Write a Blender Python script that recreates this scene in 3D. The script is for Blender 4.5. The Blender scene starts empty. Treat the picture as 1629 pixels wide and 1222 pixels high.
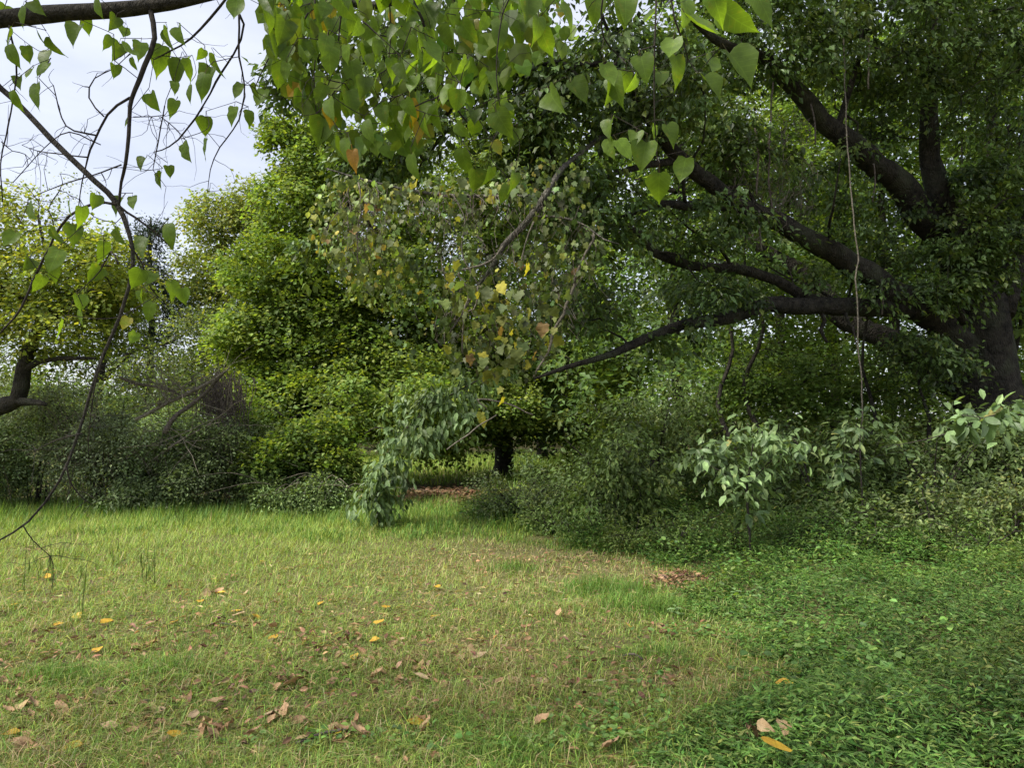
import bpy, math, random
import numpy as np
from mathutils import Vector, Matrix

random.seed(7)
RNG = np.random.default_rng(11)
scene = bpy.context.scene
COL = scene.collection
rad = math.radians

# ------------------------------------------------------------------ camera
CAM_H, FPX, HORIZON = 1.6, 1176.0, 665.0
PITCH = math.atan((HORIZON - 611.0) / FPX)
cam_d = bpy.data.cameras.new('camera')
cam = bpy.data.objects.new('camera', cam_d)
COL.objects.link(cam)
cam.location = (0, 0, CAM_H)
cam.rotation_euler = (rad(90) + PITCH, 0, 0)
cam_d.sensor_width = 36.0
cam_d.lens = 36.0 * FPX / 1629.0
cam_d.clip_start = 0.05
cam_d.clip_end = 3000
scene.camera = cam

# ------------------------------------------------------------------ sky, sun, exposure
SUN_EL, SUN_AZ = rad(52), rad(-118)          # azimuth measured from +Y towards +X
world = bpy.data.worlds.new('World')
scene.world = world
world.use_nodes = True
nt = world.node_tree
nt.nodes.clear()
out = nt.nodes.new('ShaderNodeOutputWorld')
bg = nt.nodes.new('ShaderNodeBackground')
sky = nt.nodes.new('ShaderNodeTexSky')
sky.sky_type = 'NISHITA'
sky.sun_disc = False
sky.sun_elevation = SUN_EL
sky.sun_rotation = SUN_AZ
tc = nt.nodes.new('ShaderNodeTexCoord')
mp = nt.nodes.new('ShaderNodeMapping')
mp.inputs['Scale'].default_value = (1.0, 1.0, 2.6)
n1 = nt.nodes.new('ShaderNodeTexNoise')
n1.inputs['Scale'].default_value = 2.3
n1.inputs['Detail'].default_value = 7
n1.inputs['Roughness'].default_value = 0.55
r1 = nt.nodes.new('ShaderNodeValToRGB')
r1.color_ramp.elements[0].position = 0.33
r1.color_ramp.elements[0].color = (1.12, 1.17, 1.40, 1)
r1.color_ramp.elements[1].position = 0.68
r1.color_ramp.elements[1].color = (1.78, 1.81, 1.98, 1)
mx = nt.nodes.new('ShaderNodeMix')
mx.data_type = 'RGBA'
mx.inputs[0].default_value = 0.9
L = nt.links.new
L(tc.outputs['Generated'], mp.inputs['Vector'])
L(mp.outputs['Vector'], n1.inputs['Vector'])
L(n1.outputs['Fac'], r1.inputs['Fac'])
L(sky.outputs['Color'], mx.inputs[6])
L(r1.outputs['Color'], mx.inputs[7])
L(mx.outputs[2], bg.inputs['Color'])
bg.inputs['Strength'].default_value = 0.1
L(bg.outputs['Background'], out.inputs['Surface'])

sun_d = bpy.data.lights.new('sun', 'SUN')
sun_d.energy = 1.5
sun_d.angle = rad(20)
sun_d.color = (1.0, 0.95, 0.86)
sun = bpy.data.objects.new('sun', sun_d)
COL.objects.link(sun)
sd = Vector((math.sin(SUN_AZ) * math.cos(SUN_EL), math.cos(SUN_AZ) * math.cos(SUN_EL), math.sin(SUN_EL)))
sun.rotation_euler = (-sd).to_track_quat('-Z', 'Y').to_euler()
sun.location = sd * 30

vs = scene.view_settings
vs.view_transform = 'Standard'
vs.look = 'None'
vs.exposure = 2.5
vs.gamma = 1.0
vs.use_curve_mapping = False
scene.render.engine = 'CYCLES'
cy = scene.cycles
cy.max_bounces = 9
cy.diffuse_bounces = 7
cy.glossy_bounces = 2
cy.transmission_bounces = 4
cy.transparent_max_bounces = 4
cy.caustics_reflective = False
cy.caustics_refractive = False
cy.use_denoising = True
try:
    cy.denoiser = 'OPENIMAGEDENOISE'
except Exception:
    pass

# ------------------------------------------------------------------ pixel <-> place
CT, ST = math.cos(PITCH), math.sin(PITCH)
def ray(px, py):
    xc, yc = (px - 814.5) / FPX, (611.0 - py) / FPX
    return np.array([xc, CT - yc * ST, ST + yc * CT])
def P(px, py, D):                       # point seen at a pixel, D metres ahead
    d = ray(px, py)
    return np.array([0, 0, CAM_H]) + d * (D / d[1])
def G(px, py, z=0.0):                   # ground point (or point z above it) seen at a pixel
    d = ray(px, py)
    return (np.array([0, 0, CAM_H]) + d * ((CAM_H - z) / -d[2]))[:2]
def pix(x, y, z=0.0):                   # vectorised projection, for zone maps of the ground
    dz = z - CAM_H
    f = y * CT + dz * ST
    u = -y * ST + dz * CT
    f = np.maximum(f, 0.05)
    return 814.5 + x / f * FPX, 611.0 - u / f * FPX
def wnoise(x, y, s, seed):              # cheap smooth 2-D noise in -1..1
    r = np.random.default_rng(seed)
    v = 0
    for i in range(7):
        a = r.uniform(0, 6.283); k = s * r.uniform(0.5, 1.9); p = r.uniform(0, 6.283)
        v = v + np.sin((x * math.cos(a) + y * math.sin(a)) * k + p)
    return v / 3.2
def ground_h(x, y):
    return 0.035 * wnoise(x, y, 0.8, 5) + 0.012 * wnoise(x, y, 4.0, 6)

# ------------------------------------------------------------------ materials
def new_mat(name):
    m = bpy.data.materials.new(name)
    m.use_nodes = True
    n = m.node_tree
    n.nodes.clear()
    return m, n, n.nodes.new, n.links.new
def leaf_mat(name, trans=0.42, rough=0.5, spec=0.35, tint=(1.25, 1.2, 0.45), mottle=0.25, mscale=30.0):
    """leaf blade: colour from the per-leaf attribute, fine mottling, light shining through"""
    m, n, N, K = new_mat(name)
    at = N('ShaderNodeAttribute'); at.attribute_name = 'tone'
    geo = N('ShaderNodeTexCoord')
    no = N('ShaderNodeTexNoise'); no.inputs['Scale'].default_value = mscale; no.inputs['Detail'].default_value = 3
    K(geo.outputs['Object'], no.inputs['Vector'])
    mr = N('ShaderNodeMapRange')
    mr.inputs[1].default_value = 0.25; mr.inputs[2].default_value = 0.75
    mr.inputs[3].default_value = 1 - mottle; mr.inputs[4].default_value = 1 + mottle
    K(no.outputs['Fac'], mr.inputs[0])
    mu = N('ShaderNodeVectorMath'); mu.operation = 'SCALE'
    K(at.outputs['Color'], mu.inputs[0]); K(mr.outputs[0], mu.inputs['Scale'])
    pb = N('ShaderNodeBsdfPrincipled')
    pb.inputs['Roughness'].default_value = rough
    pb.inputs['Specular IOR Level'].default_value = spec
    K(mu.outputs[0], pb.inputs['Base Color'])
    tm = N('ShaderNodeVectorMath'); tm.operation = 'MULTIPLY'
    K(mu.outputs[0], tm.inputs[0]); tm.inputs[1].default_value = tint
    tr = N('ShaderNodeBsdfTranslucent')
    K(tm.outputs[0], tr.inputs['Color'])
    mix = N('ShaderNodeMixShader'); mix.inputs[0].default_value = trans
    K(pb.outputs[0], mix.inputs[1]); K(tr.outputs[0], mix.inputs[2])
    o = N('ShaderNodeOutputMaterial'); K(mix.outputs[0], o.inputs['Surface'])
    return m
def bark_mat(name, dark, light, moss=0.0, scale=9.0, bump=0.9):
    m, n, N, K = new_mat(name)
    tc = N('ShaderNodeTexCoord')
    no = N('ShaderNodeTexNoise'); no.inputs['Scale'].default_value = scale; no.inputs['Detail'].default_value = 8
    no.inputs['Roughness'].default_value = 0.65
    mpn = N('ShaderNodeMapping'); mpn.inputs['Scale'].default_value = (2.2, 2.2, 0.7)
    K(tc.outputs['Object'], mpn.inputs['Vector'])
    vo = N('ShaderNodeTexVoronoi'); vo.inputs['Scale'].default_value = scale * 1.6
    vo.feature = 'DISTANCE_TO_EDGE'
    K(mpn.outputs[0], vo.inputs['Vector']); K(tc.outputs['Object'], no.inputs['Vector'])
    rp = N('ShaderNodeValToRGB')
    rp.color_ramp.elements[0].position = 0.32; rp.color_ramp.elements[0].color = (*dark, 1)
    rp.color_ramp.elements[1].position = 0.70; rp.color_ramp.elements[1].color = (*light, 1)
    K(no.outputs['Fac'], rp.inputs['Fac'])
    n2 = N('ShaderNodeTexNoise'); n2.inputs['Scale'].default_value = 2.0; n2.inputs['Detail'].default_value = 6
    K(tc.outputs['Object'], n2.inputs['Vector'])
    r2 = N('ShaderNodeValToRGB')
    r2.color_ramp.elements[0].position = 0.5; r2.color_ramp.elements[0].color = (0, 0, 0, 1)
    r2.color_ramp.elements[1].position = 0.66; r2.color_ramp.elements[1].color = (moss, moss, moss, 1)
    K(n2.outputs['Fac'], r2.inputs['Fac'])
    mm = N('ShaderNodeMix'); mm.data_type = 'RGBA'
    K(r2.outputs['Color'], mm.inputs[0]); K(rp.outputs['Color'], mm.inputs[6])
    mm.inputs[7].default_value = (0.075, 0.085, 0.05, 1)
    pb = N('ShaderNodeBsdfPrincipled'); pb.inputs['Roughness'].default_value = 0.9
    pb.inputs['Specular IOR Level'].default_value = 0.2
    K(mm.outputs[2], pb.inputs['Base Color'])
    ad = N('ShaderNodeMath'); ad.operation = 'ADD'
    K(no.outputs['Fac'], ad.inputs[0]); K(vo.outputs['Distance'], ad.inputs[1])
    bp = N('ShaderNodeBump'); bp.inputs['Strength'].default_value = bump; bp.inputs['Distance'].default_value = 0.5 / scale
    K(ad.outputs[0], bp.inputs['Height']); K(bp.outputs[0], pb.inputs['Normal'])
    o = N('ShaderNodeOutputMaterial'); K(pb.outputs[0], o.inputs['Surface'])
    return m

M = {}
M['leaf'] = leaf_mat('soft_leaf')
M['maple'] = leaf_mat('maple_leaf', trans=0.5, rough=0.55, spec=0.25)
M['gloss'] = leaf_mat('glossy_leaf', trans=0.32, rough=0.44, spec=0.36, tint=(1.2, 1.2, 0.4))
M['heart'] = leaf_mat('heart_leaf', trans=0.62, rough=0.5, spec=0.3, tint=(1.35, 1.45, 0.28), mottle=0.16, mscale=26)
M['shrub'] = leaf_mat('shrub_leaf', trans=0.34, rough=0.5, spec=0.3)
M['grass'] = leaf_mat('grass_blade', trans=0.35, rough=0.55, spec=0.25, tint=(1.15, 1.1, 0.5), mottle=0.2, mscale=6)
M['dry'] = leaf_mat('dry_leaf', trans=0.12, rough=0.8, spec=0.15, tint=(1.1, 0.9, 0.6), mottle=0.4, mscale=45)
M['bark_dark'] = bark_mat('dark_bark', (0.008, 0.007, 0.006), (0.062, 0.054, 0.042), moss=0.45)
M['bark_bough'] = bark_mat('bough_bark', (0.012, 0.011, 0.009), (0.075, 0.066, 0.054), moss=0.3, scale=34)
M['bark_grey'] = bark_mat('grey_bark', (0.05, 0.045, 0.038), (0.17, 0.155, 0.13), moss=0.5)
M['bark_twig'] = bark_mat('twig_bark', (0.018, 0.015, 0.013), (0.06, 0.05, 0.042), scale=40, bump=0.3)
M['dead'] = bark_mat('dead_wood', (0.10, 0.085, 0.066), (0.30, 0.26, 0.205), scale=22)
M['vine_stem'] = bark_mat('vine_stem', (0.07, 0.062, 0.048), (0.24, 0.21, 0.165), scale=30)
M['brown_vine'] = bark_mat('brown_vine', (0.065, 0.052, 0.044), (0.20, 0.165, 0.14), scale=30)

# ------------------------------------------------------------------ mesh buffers
class Buf:
    def __init__(s):
        s.v, s.t, s.c, s.n = [], [], [], 0
    def add(s, v, t, c=None):
        v = np.asarray(v, float).reshape(-1, 3); t = np.asarray(t, np.int64).reshape(-1, 3)
        s.v.append(v); s.t.append(t + s.n); s.n += len(v)
        if c is None:
            c = np.tile([0.1, 0.1, 0.1], (len(v), 1))
        s.c.append(np.asarray(c, float).reshape(-1, 3))
    def mesh(s, name, smooth=False, origin=None):
        v = np.concatenate(s.v); t = np.concatenate(s.t); c = np.concatenate(s.c)
        if origin is not None:
            v = v - np.asarray(origin)
        me = bpy.data.meshes.new(name)
        me.vertices.add(len(v)); me.vertices.foreach_set('co', v.astype(np.float32).ravel())
        me.loops.add(len(t) * 3); me.loops.foreach_set('vertex_index', t.astype(np.int32).ravel())
        me.polygons.add(len(t))
        me.polygons.foreach_set('loop_start', np.arange(0, len(t) * 3, 3, dtype=np.int32))
        try:
            me.polygons.foreach_set('loop_total', np.full(len(t), 3, np.int32))
        except Exception:
            pass
        me.polygons.foreach_set('use_smooth', np.full(len(t), smooth, bool))
        a = me.attributes.new('tone', 'FLOAT_COLOR', 'POINT')
        a.data.foreach_set('color', np.concatenate([c, np.ones((len(c), 1))], 1).astype(np.float32).ravel())
        me.update()
        return me
def put(name, buf, mat, parent=None, smooth=False, kind=None):
    if isinstance(buf, Buf):
        org = None if parent is None else np.array(parent.location)
        me = buf.mesh(name, smooth, org)
        me.materials.append(M[mat])
    else:
        me = buf
    o = bpy.data.objects.new(name, me)
    COL.objects.link(o)
    if parent is not None:
        o.parent = parent
    if kind:
        o['kind'] = kind
    return o
def tag(o, label, cat, group=None, kind=None):
    o['label'] = label; o['category'] = cat
    if group: o['group'] = group
    if kind: o['kind'] = kind
    return o
def thing(name, label, cat, loc, group=None):
    o = bpy.data.objects.new(name, None)
    o.empty_display_size = 0.2
    COL.objects.link(o)
    o.location = tuple(float(q) for q in loc)
    return tag(o, label, cat, group)

def nrm(a):
    a = np.asarray(a, float)
    return a / np.maximum(np.linalg.norm(a, axis=-1, keepdims=True), 1e-9)

# leaf outlines: x across, y along (0 base .. 1 tip), z fold
T_DIA = (np.array([[0, 0, 0], [-.5, .42, .10], [0, 1, -.06], [.5, .42, .10]]), np.array([[0, 2, 1], [0, 3, 2]]))
T_OVAL = (np.array([[0, 0, 0], [-.42, .28, .07], [-.40, .66, .06], [0, 1, -.10], [.40, .66, .06], [.42, .28, .07], [0, .5, 0]]),
          np.array([[0, 6, 1], [1, 6, 2], [2, 6, 3], [3, 6, 4], [4, 6, 5], [5, 6, 0]]))
T_LANCE = (np.array([[0, 0, 0], [-.5, .3, .05], [0, .55, .06], [.5, .3, .05], [0, 1, -.12]]),
           np.array([[0, 2, 1], [0, 3, 2], [1, 2, 4], [2, 3, 4]]))
def lobed():
    pts = [(0, 0), (-.22, -.08), (-.5, .12), (-.36, .3), (-.56, .58), (-.24, .62), (0, 1.0), (.24, .62), (.56, .58), (.36, .3), (.5, .12), (.22, -.08)]
    v = [[x, y, .10 * abs(x) - .06 * y * y] for x, y in pts] + [[0, .32, 0]]
    c = len(pts)
    return np.array(v), np.array([[i, c, (i + 1) % c] for i in range(c)])
T_LOBE = lobed()
T_MAPLE = (np.array([[0, 0, 0], [-.5, .35, .06], [-.2, .5, .02], [0, 1, -.08], [.2, .5, .02], [.5, .35, .06]]),
           np.array([[0, 2, 1], [0, 3, 2], [0, 4, 3], [0, 5, 4]]))

def leaves(buf, pos, axis, normal, length, width, col, tmpl):
    """many leaf blades at once"""
    v, t = tmpl
    axis = nrm(axis)
    side = nrm(np.cross(axis, normal))
    nn = np.cross(side, axis)
    n = len(pos); k = len(v)
    Lh = np.broadcast_to(np.asarray(length, float), (n,))[:, None, None]
    W = np.broadcast_to(np.asarray(width, float), (n,))[:, None, None]
    V = (pos[:, None, :] + side[:, None, :] * (v[None, :, 0:1] * W) + axis[:, None, :] * (v[None, :, 1:2] * Lh)
         + nn[:, None, :] * (v[None, :, 2:3] * Lh))
    T = t[None] + (np.arange(n) * k)[:, None, None]
    buf.add(V.reshape(-1, 3), T.reshape(-1, 3), np.repeat(col, k, axis=0))

def tube(buf, pts, rads, k=6, rough=0.0, col=None, cap=True):
    pts = np.asarray(pts, float); rads = np.asarray(rads, float)
    n = len(pts)
    tg = np.gradient(pts, axis=0); tg = nrm(tg)
    u = np.cross(tg[0], [0.3, 0.2, 1.0])
    if np.linalg.norm(u) < 1e-3: u = np.cross(tg[0], [1, 0, 0])
    u = u / np.linalg.norm(u)
    V = np.zeros((n, k, 3)); a = np.arange(k) / k * 2 * np.pi
    ca, sa = np.cos(a)[:, None], np.sin(a)[:, None]
    for i in range(n):
        u = u - tg[i] * np.dot(u, tg[i]); u /= max(np.linalg.norm(u), 1e-9)
        w = np.cross(tg[i], u)
        r = rads[i]
        if rough:
            rr = (1 + rough * RNG.normal(0, 1, k) * 0.5)[:, None] * r
        else:
            rr = r
        V[i] = pts[i] + (ca * u + sa * w) * rr
    i = np.arange(n - 1)[:, None] * k; j = np.arange(k)[None]; j2 = (j + 1) % k
    a0, a1, b0, b1 = i + j, i + j2, i + k + j, i + k + j2
    T = np.concatenate([np.stack([a0, a1, b1], -1).reshape(-1, 3), np.stack([a0, b1, b0], -1).reshape(-1, 3)])
    Vf = V.reshape(-1, 3)
    if cap:
        Vf = np.concatenate([Vf, pts[-1:] + tg[-1:] * rads[-1] * 0.5, pts[:1]])
        m = n * k; e = (n - 1) * k
        T = np.concatenate([T, np.stack([e + np.arange(k), e + (np.arange(k) + 1) % k, np.full(k, m)], -1),
                            np.stack([(np.arange(k) + 1) % k, np.arange(k), np.full(k, m + 1)], -1)])
    buf.add(Vf, T, None if col is None else np.tile(col, (len(Vf), 1)))

def smooth_path(pts, step=0.25, wob=0.0, seed=0):
    """Catmull-Rom through the points; pts rows are x,y,z,r"""
    p = np.asarray(pts, float)
    p = np.vstack([2 * p[0] - p[1], p, 2 * p[-1] - p[-2]])
    o = []
    for i in range(1, len(p) - 2):
        n = max(2, int(np.linalg.norm(p[i + 1, :3] - p[i, :3]) / step))
        for s in np.arange(n) / n:
            a, b, c, d = p[i - 1], p[i], p[i + 1], p[i + 2]
            o.append(0.5 * (2 * b + (c - a) * s + (2 * a - 5 * b + 4 * c - d) * s * s + (-a + 3 * b - 3 * c + d) * s ** 3))
    o.append(p[-2])
    o = np.array(o)
    if wob:
        r = np.random.default_rng(seed)
        w = r.normal(0, 1, (len(o), 3)); w = (w + np.roll(w, 1, 0) + np.roll(w, -1, 0)) / 3
        w[0] = 0
        o[:, :3] += w * wob * o[:, 3:4]
    o[:, 3] = np.maximum(o[:, 3], 0.0015)
    return o

def pxpath(rows):      # rows: px, py, D, width in px -> x,y,z,r
    o = []
    for px, py, D, w in rows:
        o.append([*P(px, py, D), w * D / FPX / 2])
    return o

def lobe_points(center, radii, n, rng, shell=0.55):
    d = nrm(rng.normal(0, 1, (n, 3)))
    r = rng.uniform(0, 1, n) ** (1 / 3.0)
    r = np.where(rng.uniform(0, 1, n) < shell, 0.72 + 0.3 * rng.uniform(0, 1, n), r)
    return np.asarray(center) + d * r[:, None] * np.asarray(radii)

def grow(skel, anchors, rng, lift=0.12, r_tip=0.004, power=0.42, jitter=0.06):
    """join every anchor to the nearest wood; returns branch polylines and the direction each spray leaves in"""
    cap = len(skel) + 5 * len(anchors) + 5
    X = np.zeros((cap, 3)); X[:len(skel)] = skel
    par = np.full(cap, -1); n = len(skel); n0 = n
    d0 = np.array([np.min(np.sum((skel - a) ** 2, 1)) for a in anchors])
    order = np.argsort(d0)
    dirs = np.zeros((len(anchors), 3)); ends = np.zeros(len(anchors), int); segs = []
    for ai in order:
        a = anchors[ai]
        dd = np.sqrt(np.sum((X[:n] - a) ** 2, 1)) + (0.6 if lift > 0 else 0.0) * np.maximum(X[:n, 2] - a[2], 0)
        j = int(np.argmin(dd)); s = X[j]; L_ = np.linalg.norm(a - s)
        m = 3 if L_ > 0.5 else (2 if L_ > 0.2 else 1)
        chain = [j]
        for q in range(1, m + 1):
            f = q / m
            p = s + (a - s) * f + np.array([0, 0, lift * L_ * 4 * f * (1 - f)])
            if q < m: p = p + rng.normal(0, jitter * L_, 3)
            X[n] = p; par[n] = chain[-1]; chain.append(n); n += 1
        segs.append(chain); ends[ai] = n - 1
        dirs[ai] = X[n - 1] - X[par[n - 1]]
    cnt = np.zeros(n)
    cnt[ends] += 1
    for i in range(n - 1, n0 - 1, -1):
        if par[i] >= n0: cnt[par[i]] += cnt[i]
    r = r_tip * np.maximum(cnt, 1) ** power
    out = []
    for ch in segs:
        pts = X[ch]; rr = r[ch].copy()
        if ch[0] < n0: rr[0] = rr[1] * 1.1
        else: rr[0] = min(r[ch[0]], rr[1] * 1.3)
        rr[-1] = min(rr[-1], r_tip) if cnt[ch[-1]] <= 1 else rr[-1]
        out.append((pts, rr))
    return out, nrm(dirs)

def sprays(buf, anchors, dirs, K, rng, size=0.5, flat=0.25, droop=0.35, leaf=0.09, ratio=0.6, base=(0.08, 0.13, 0.03),
           warm=(0.17, 0.19, 0.04), warm_p=0.15, var=0.25, tmpl=T_DIA, hang=0.0, spray_var=0.28, up=0.75, keep=None, face=0.5):
    """a spray of K leaves round each twig end"""
    m = len(anchors)
    if m == 0: return
    h = dirs.copy(); h[:, 2] *= 0.4; h = nrm(h + rng.normal(0, 0.25, (m, 3)) * [1, 1, 0.4])
    side = nrm(np.cross(h, np.array([0, 0, 1.0]) + rng.normal(0, 0.15, (m, 3))))
    upv = np.cross(side, h)
    sz = size * rng.uniform(0.65, 1.35, m)
    u = rng.uniform(-0.75, 0.8, (m, K)); 
    wmax = 0.62 * np.sqrt(np.maximum(1 - u ** 2, 0.05))
    v = rng.uniform(-1, 1, (m, K)) * wmax; w = rng.normal(0, flat, (m, K))
    p = (anchors[:, None, :] + sz[:, None, None] * (h[:, None, :] * u[..., None] + side[:, None, :] * v[..., None] + upv[:, None, :] * w[..., None]))
    p[..., 2] -= sz[:, None] * (droop * (u + 0.4) ** 2 * (u > -0.4) + droop * 0.6 * v ** 2)
    ax = (h[:, None, :] * rng.uniform(0.2, 1.0, (m, K, 1)) + side[:, None, :] * (np.sign(v) * rng.uniform(0.2, 1, (m, K)))[..., None]
          + rng.normal(0, 0.35, (m, K, 3)))
    ax[..., 2] -= rng.uniform(0.0, 0.8, (m, K)) * (0.6 + hang * 3) + hang
    nr = rng.normal(0, 0.45, (m, K, 3)); nr[..., 2] += up; nr += upv[:, None, :] * 0.3 + h[:, None, :] * face
    s1 = 1 + spray_var * rng.normal(0, 1, (m, 1)); s2 = 1 + var * rng.normal(0, 1, (m, K))
    c = np.asarray(base)[None, None, :] * np.clip(s1 * s2, 0.35, 1.9)[..., None]
    wf = (rng.uniform(0, 1, (m, K)) < warm_p) * rng.uniform(0.3, 1, (m, K))
    wf = np.clip(wf + (rng.uniform(0, 1, (m, 1)) < warm_p * 0.7) * 0.35, 0, 1)
    c = c * (1 - wf[..., None]) + np.asarray(warm) * np.clip(s2, 0.6, 1.4)[..., None] * wf[..., None]
    ln = leaf * rng.uniform(0.6, 1.25, (m, K))
    p, ax, nr, c, ln = p.reshape(-1, 3), ax.reshape(-1, 3), nr.reshape(-1, 3), c.reshape(-1, 3), ln.ravel()
    ok = p[:, 2] > 0.03
    if keep is not None: ok &= keep(p)
    p, ax, nr, c, ln = p[ok], ax[ok], nr[ok], c[ok], ln[ok]
    leaves(buf, p, ax, nr, ln, ln * ratio * rng.uniform(0.8, 1.2, len(ln)), c, tmpl)

def build_tree(name, label, base, wood, lobes, seed, leafargs, mat='leaf', bark='bark_dark', K=60, cat='tree', group=None,
               lift=0.1, k_trunk=14, limb_names=None, r_tip=0.004, keep=None, twig_mat=None, power=0.42, dens=1.0, sub=None):
    """wood: list of x,y,z,r control lists (first is the trunk); lobes: (center, radii, sprays[, leafargs])"""
    rng = np.random.default_rng(seed)
    root = thing(name, label, cat, base, group)
    sk, made = [], []
    for i, w in enumerate(wood):
        s = smooth_path(w, 0.22 if i else 0.3, wob=0.2, seed=seed + i)
        b = Buf(); tube(b, s[:, :3], s[:, 3], k_trunk if i == 0 else 10, rough=0.1)
        nm = ('trunk' if i == 0 else 'limb') if limb_names is None else limb_names[i]
        made.append(put(nm, b, bark, root, smooth=True))
        if sub and i in sub: made[-1].parent = made[sub[i]]
        sk.append(s[:, :3])
    skel = np.vstack(sk)
    lo = skel[:, 2] > min(0.9, skel[:, 2].max() * 0.5)
    skel_up = skel[lo]
    tw, cr = Buf(), Buf()
    A, sets = [], []
    for lb in lobes:
        a = lobe_points(lb[0], lb[1], int(lb[2] * dens), rng)
        a = a[a[:, 2] > 0.15]
        if keep is not None: a = a[keep(a)]
        A.append(a); sets.append((len(a), lb[3] if len(lb) > 3 else {}))
    A = np.vstack(A)
    br, dirs = grow(skel_up, A, rng, lift=lift, r_tip=r_tip, power=power)
    for pts, rr in br:
        tube(tw, pts, rr, 5 if rr.max() > 0.015 else 4, cap=False)
    i = 0
    for n, extra in sets:
        la = dict(leafargs); la.update(extra); kk = la.pop('K', K)
        sprays(cr, A[i:i + n], dirs[i:i + n], kk, rng, keep=keep, **la)
        i += n
    put('twigs', tw, twig_mat or bark, root, kind='stuff')
    put('crown', cr, mat, root, kind='stuff')
    return root

def copy_tree(o, loc, rz, scale, label):
    c = o.copy(); COL.objects.link(c)
    c.location = loc; c.rotation_euler = (0, 0, rz); c.scale = (scale[0], scale[0], scale[1])
    c['label'] = label
    for ch in list(o.children):
        d = ch.copy(); COL.objects.link(d); d.parent = c
        for g in list(ch.children):
            e = g.copy(); COL.objects.link(e); e.parent = d
    return c

# ================================================================== GROUND
def build_ground():
    xs = np.concatenate([[-1500, -400, -120, -50, -30], np.linspace(-20, 20, 130), [30, 50, 120, 400, 1500]])
    ys = np.concatenate([[-1500, -300, -60, -15, -6], np.linspace(-2, 32, 120), [45, 80, 200, 600, 2200]])
    X, Y = np.meshgrid(xs, ys)
    Z = ground_h(X, Y) * (np.abs(X) < 21) * (Y > -3) * (Y < 33)
    v = np.stack([X, Y, Z], -1).reshape(-1, 3)
    nx, ny = len(xs), len(ys)
    i = (np.arange(ny - 1)[:, None] * nx + np.arange(nx - 1)[None]).ravel()
    T = np.concatenate([np.stack([i, i + 1, i + nx + 1], -1), np.stack([i, i + nx + 1, i + nx], -1)])
    b = Buf(); b.add(v, T)
    m, n, N, K = new_mat('soil_and_thatch')
    tc = N('ShaderNodeTexCoord')
    na = N('ShaderNodeTexNoise'); na.inputs['Scale'].default_value = 0.9; na.inputs['Detail'].default_value = 8
    nb = N('ShaderNodeTexNoise'); nb.inputs['Scale'].default_value = 38; nb.inputs['Detail'].default_value = 6
    K(tc.outputs['Object'], na.inputs['Vector']); K(tc.outputs['Object'], nb.inputs['Vector'])
    ra = N('ShaderNodeValToRGB'); e = ra.color_ramp.elements
    e[0].position = 0.35; e[0].color = (0.07, 0.08, 0.028, 1); e[1].position = 0.68; e[1].color = (0.16, 0.155, 0.065, 1)
    rb = N('ShaderNodeValToRGB'); e = rb.color_ramp.elements
    e[0].position = 0.33; e[0].color = (0.035, 0.027, 0.016, 1); e[1].position = 0.7; e[1].color = (0.21, 0.165, 0.085, 1)
    K(na.outputs['Fac'], ra.inputs['Fac']); K(nb.outputs['Fac'], rb.inputs['Fac'])
    mm = N('ShaderNodeMix'); mm.data_type = 'RGBA'; mm.inputs[0].default_value = 0.5
    K(ra.outputs['Color'], mm.inputs[6]); K(rb.outputs['Color'], mm.inputs[7])
    pb = N('ShaderNodeBsdfPrincipled'); pb.inputs['Roughness'].default_value = 0.95; pb.inputs['Specular IOR Level'].default_value = 0.1
    K(mm.outputs[2], pb.inputs['Base Color'])
    bp = N('ShaderNodeBump'); bp.inputs['Strength'].default_value = 0.8; bp.inputs['Distance'].default_value = 0.03
    K(nb.outputs['Fac'], bp.inputs['Height']); K(bp.outputs[0], pb.inputs['Normal'])
    o = N('ShaderNodeOutputMaterial'); K(pb.outputs[0], o.inputs['Surface'])
    M['soil'] = m
    g = put('ground', b, 'soil', smooth=True)
    tag(g, 'brown soil and thatch under the grass of the clearing', 'ground', kind='structure')
build_ground()

# ---------------- zones of the ground, as polygons of places seen at the photo's pixels
def inside(poly, x, y):
    c = np.zeros(len(x), bool)
    n = len(poly)
    for i in range(n):
        x0, y0 = poly[i]; x1, y1 = poly[(i + 1) % n]
        hit = ((y0 > y) != (y1 > y)) & (x < (x1 - x0) * (y - y0) / (y1 - y0 + 1e-12) + x0)
        c ^= hit
    return c
WEED_PX = [(1060, 1221), (1130, 1150), (1195, 1085), (1235, 1045), (1185, 1010), (1120, 985), (1085, 950), (1120, 925), (1060, 900), (985, 880), (880, 856), (760, 832)]
WEED = [tuple(G(*p)) for p in WEED_PX]
WEED = [(0.75, 1.0), (0.72, 2.6)] + WEED + [(-0.4, 14.0), (4, 20), (18, 20), (18, 1.0)]
CLUMPS = [(960, 945, 0.5, 0.24), (815, 908, 0.35, 0.14), (1040, 975, 0.4, 0.2), (1040, 1055, 0.25, .12), (480, 1090, 0.3, .07), (100, 1085, .35, .09), (830, 1210, .3, .1), (720, 1180, .25, .08), (250, 1075, .35, .08)]
def weed_mask(x, y):
    jx = x + 0.2 * wnoise(x, y, 3.5, 21) + 0.12 * wnoise(x, y, 11, 23) + 0.05 * wnoise(x, y, 30, 25); jy = y + 0.3 * wnoise(x, y, 4, 22) + 0.15 * wnoise(x, y, 12, 24)
    return inside(WEED, jx, jy)
DRY = [G(850, 890), G(650, 895), G(960, 915), G(1060, 1085), G(760, 1040), G(1140, 1090)]
DRY_R = [1.35, 0.9, 0.7, 0.28, 0.3, .28]
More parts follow.
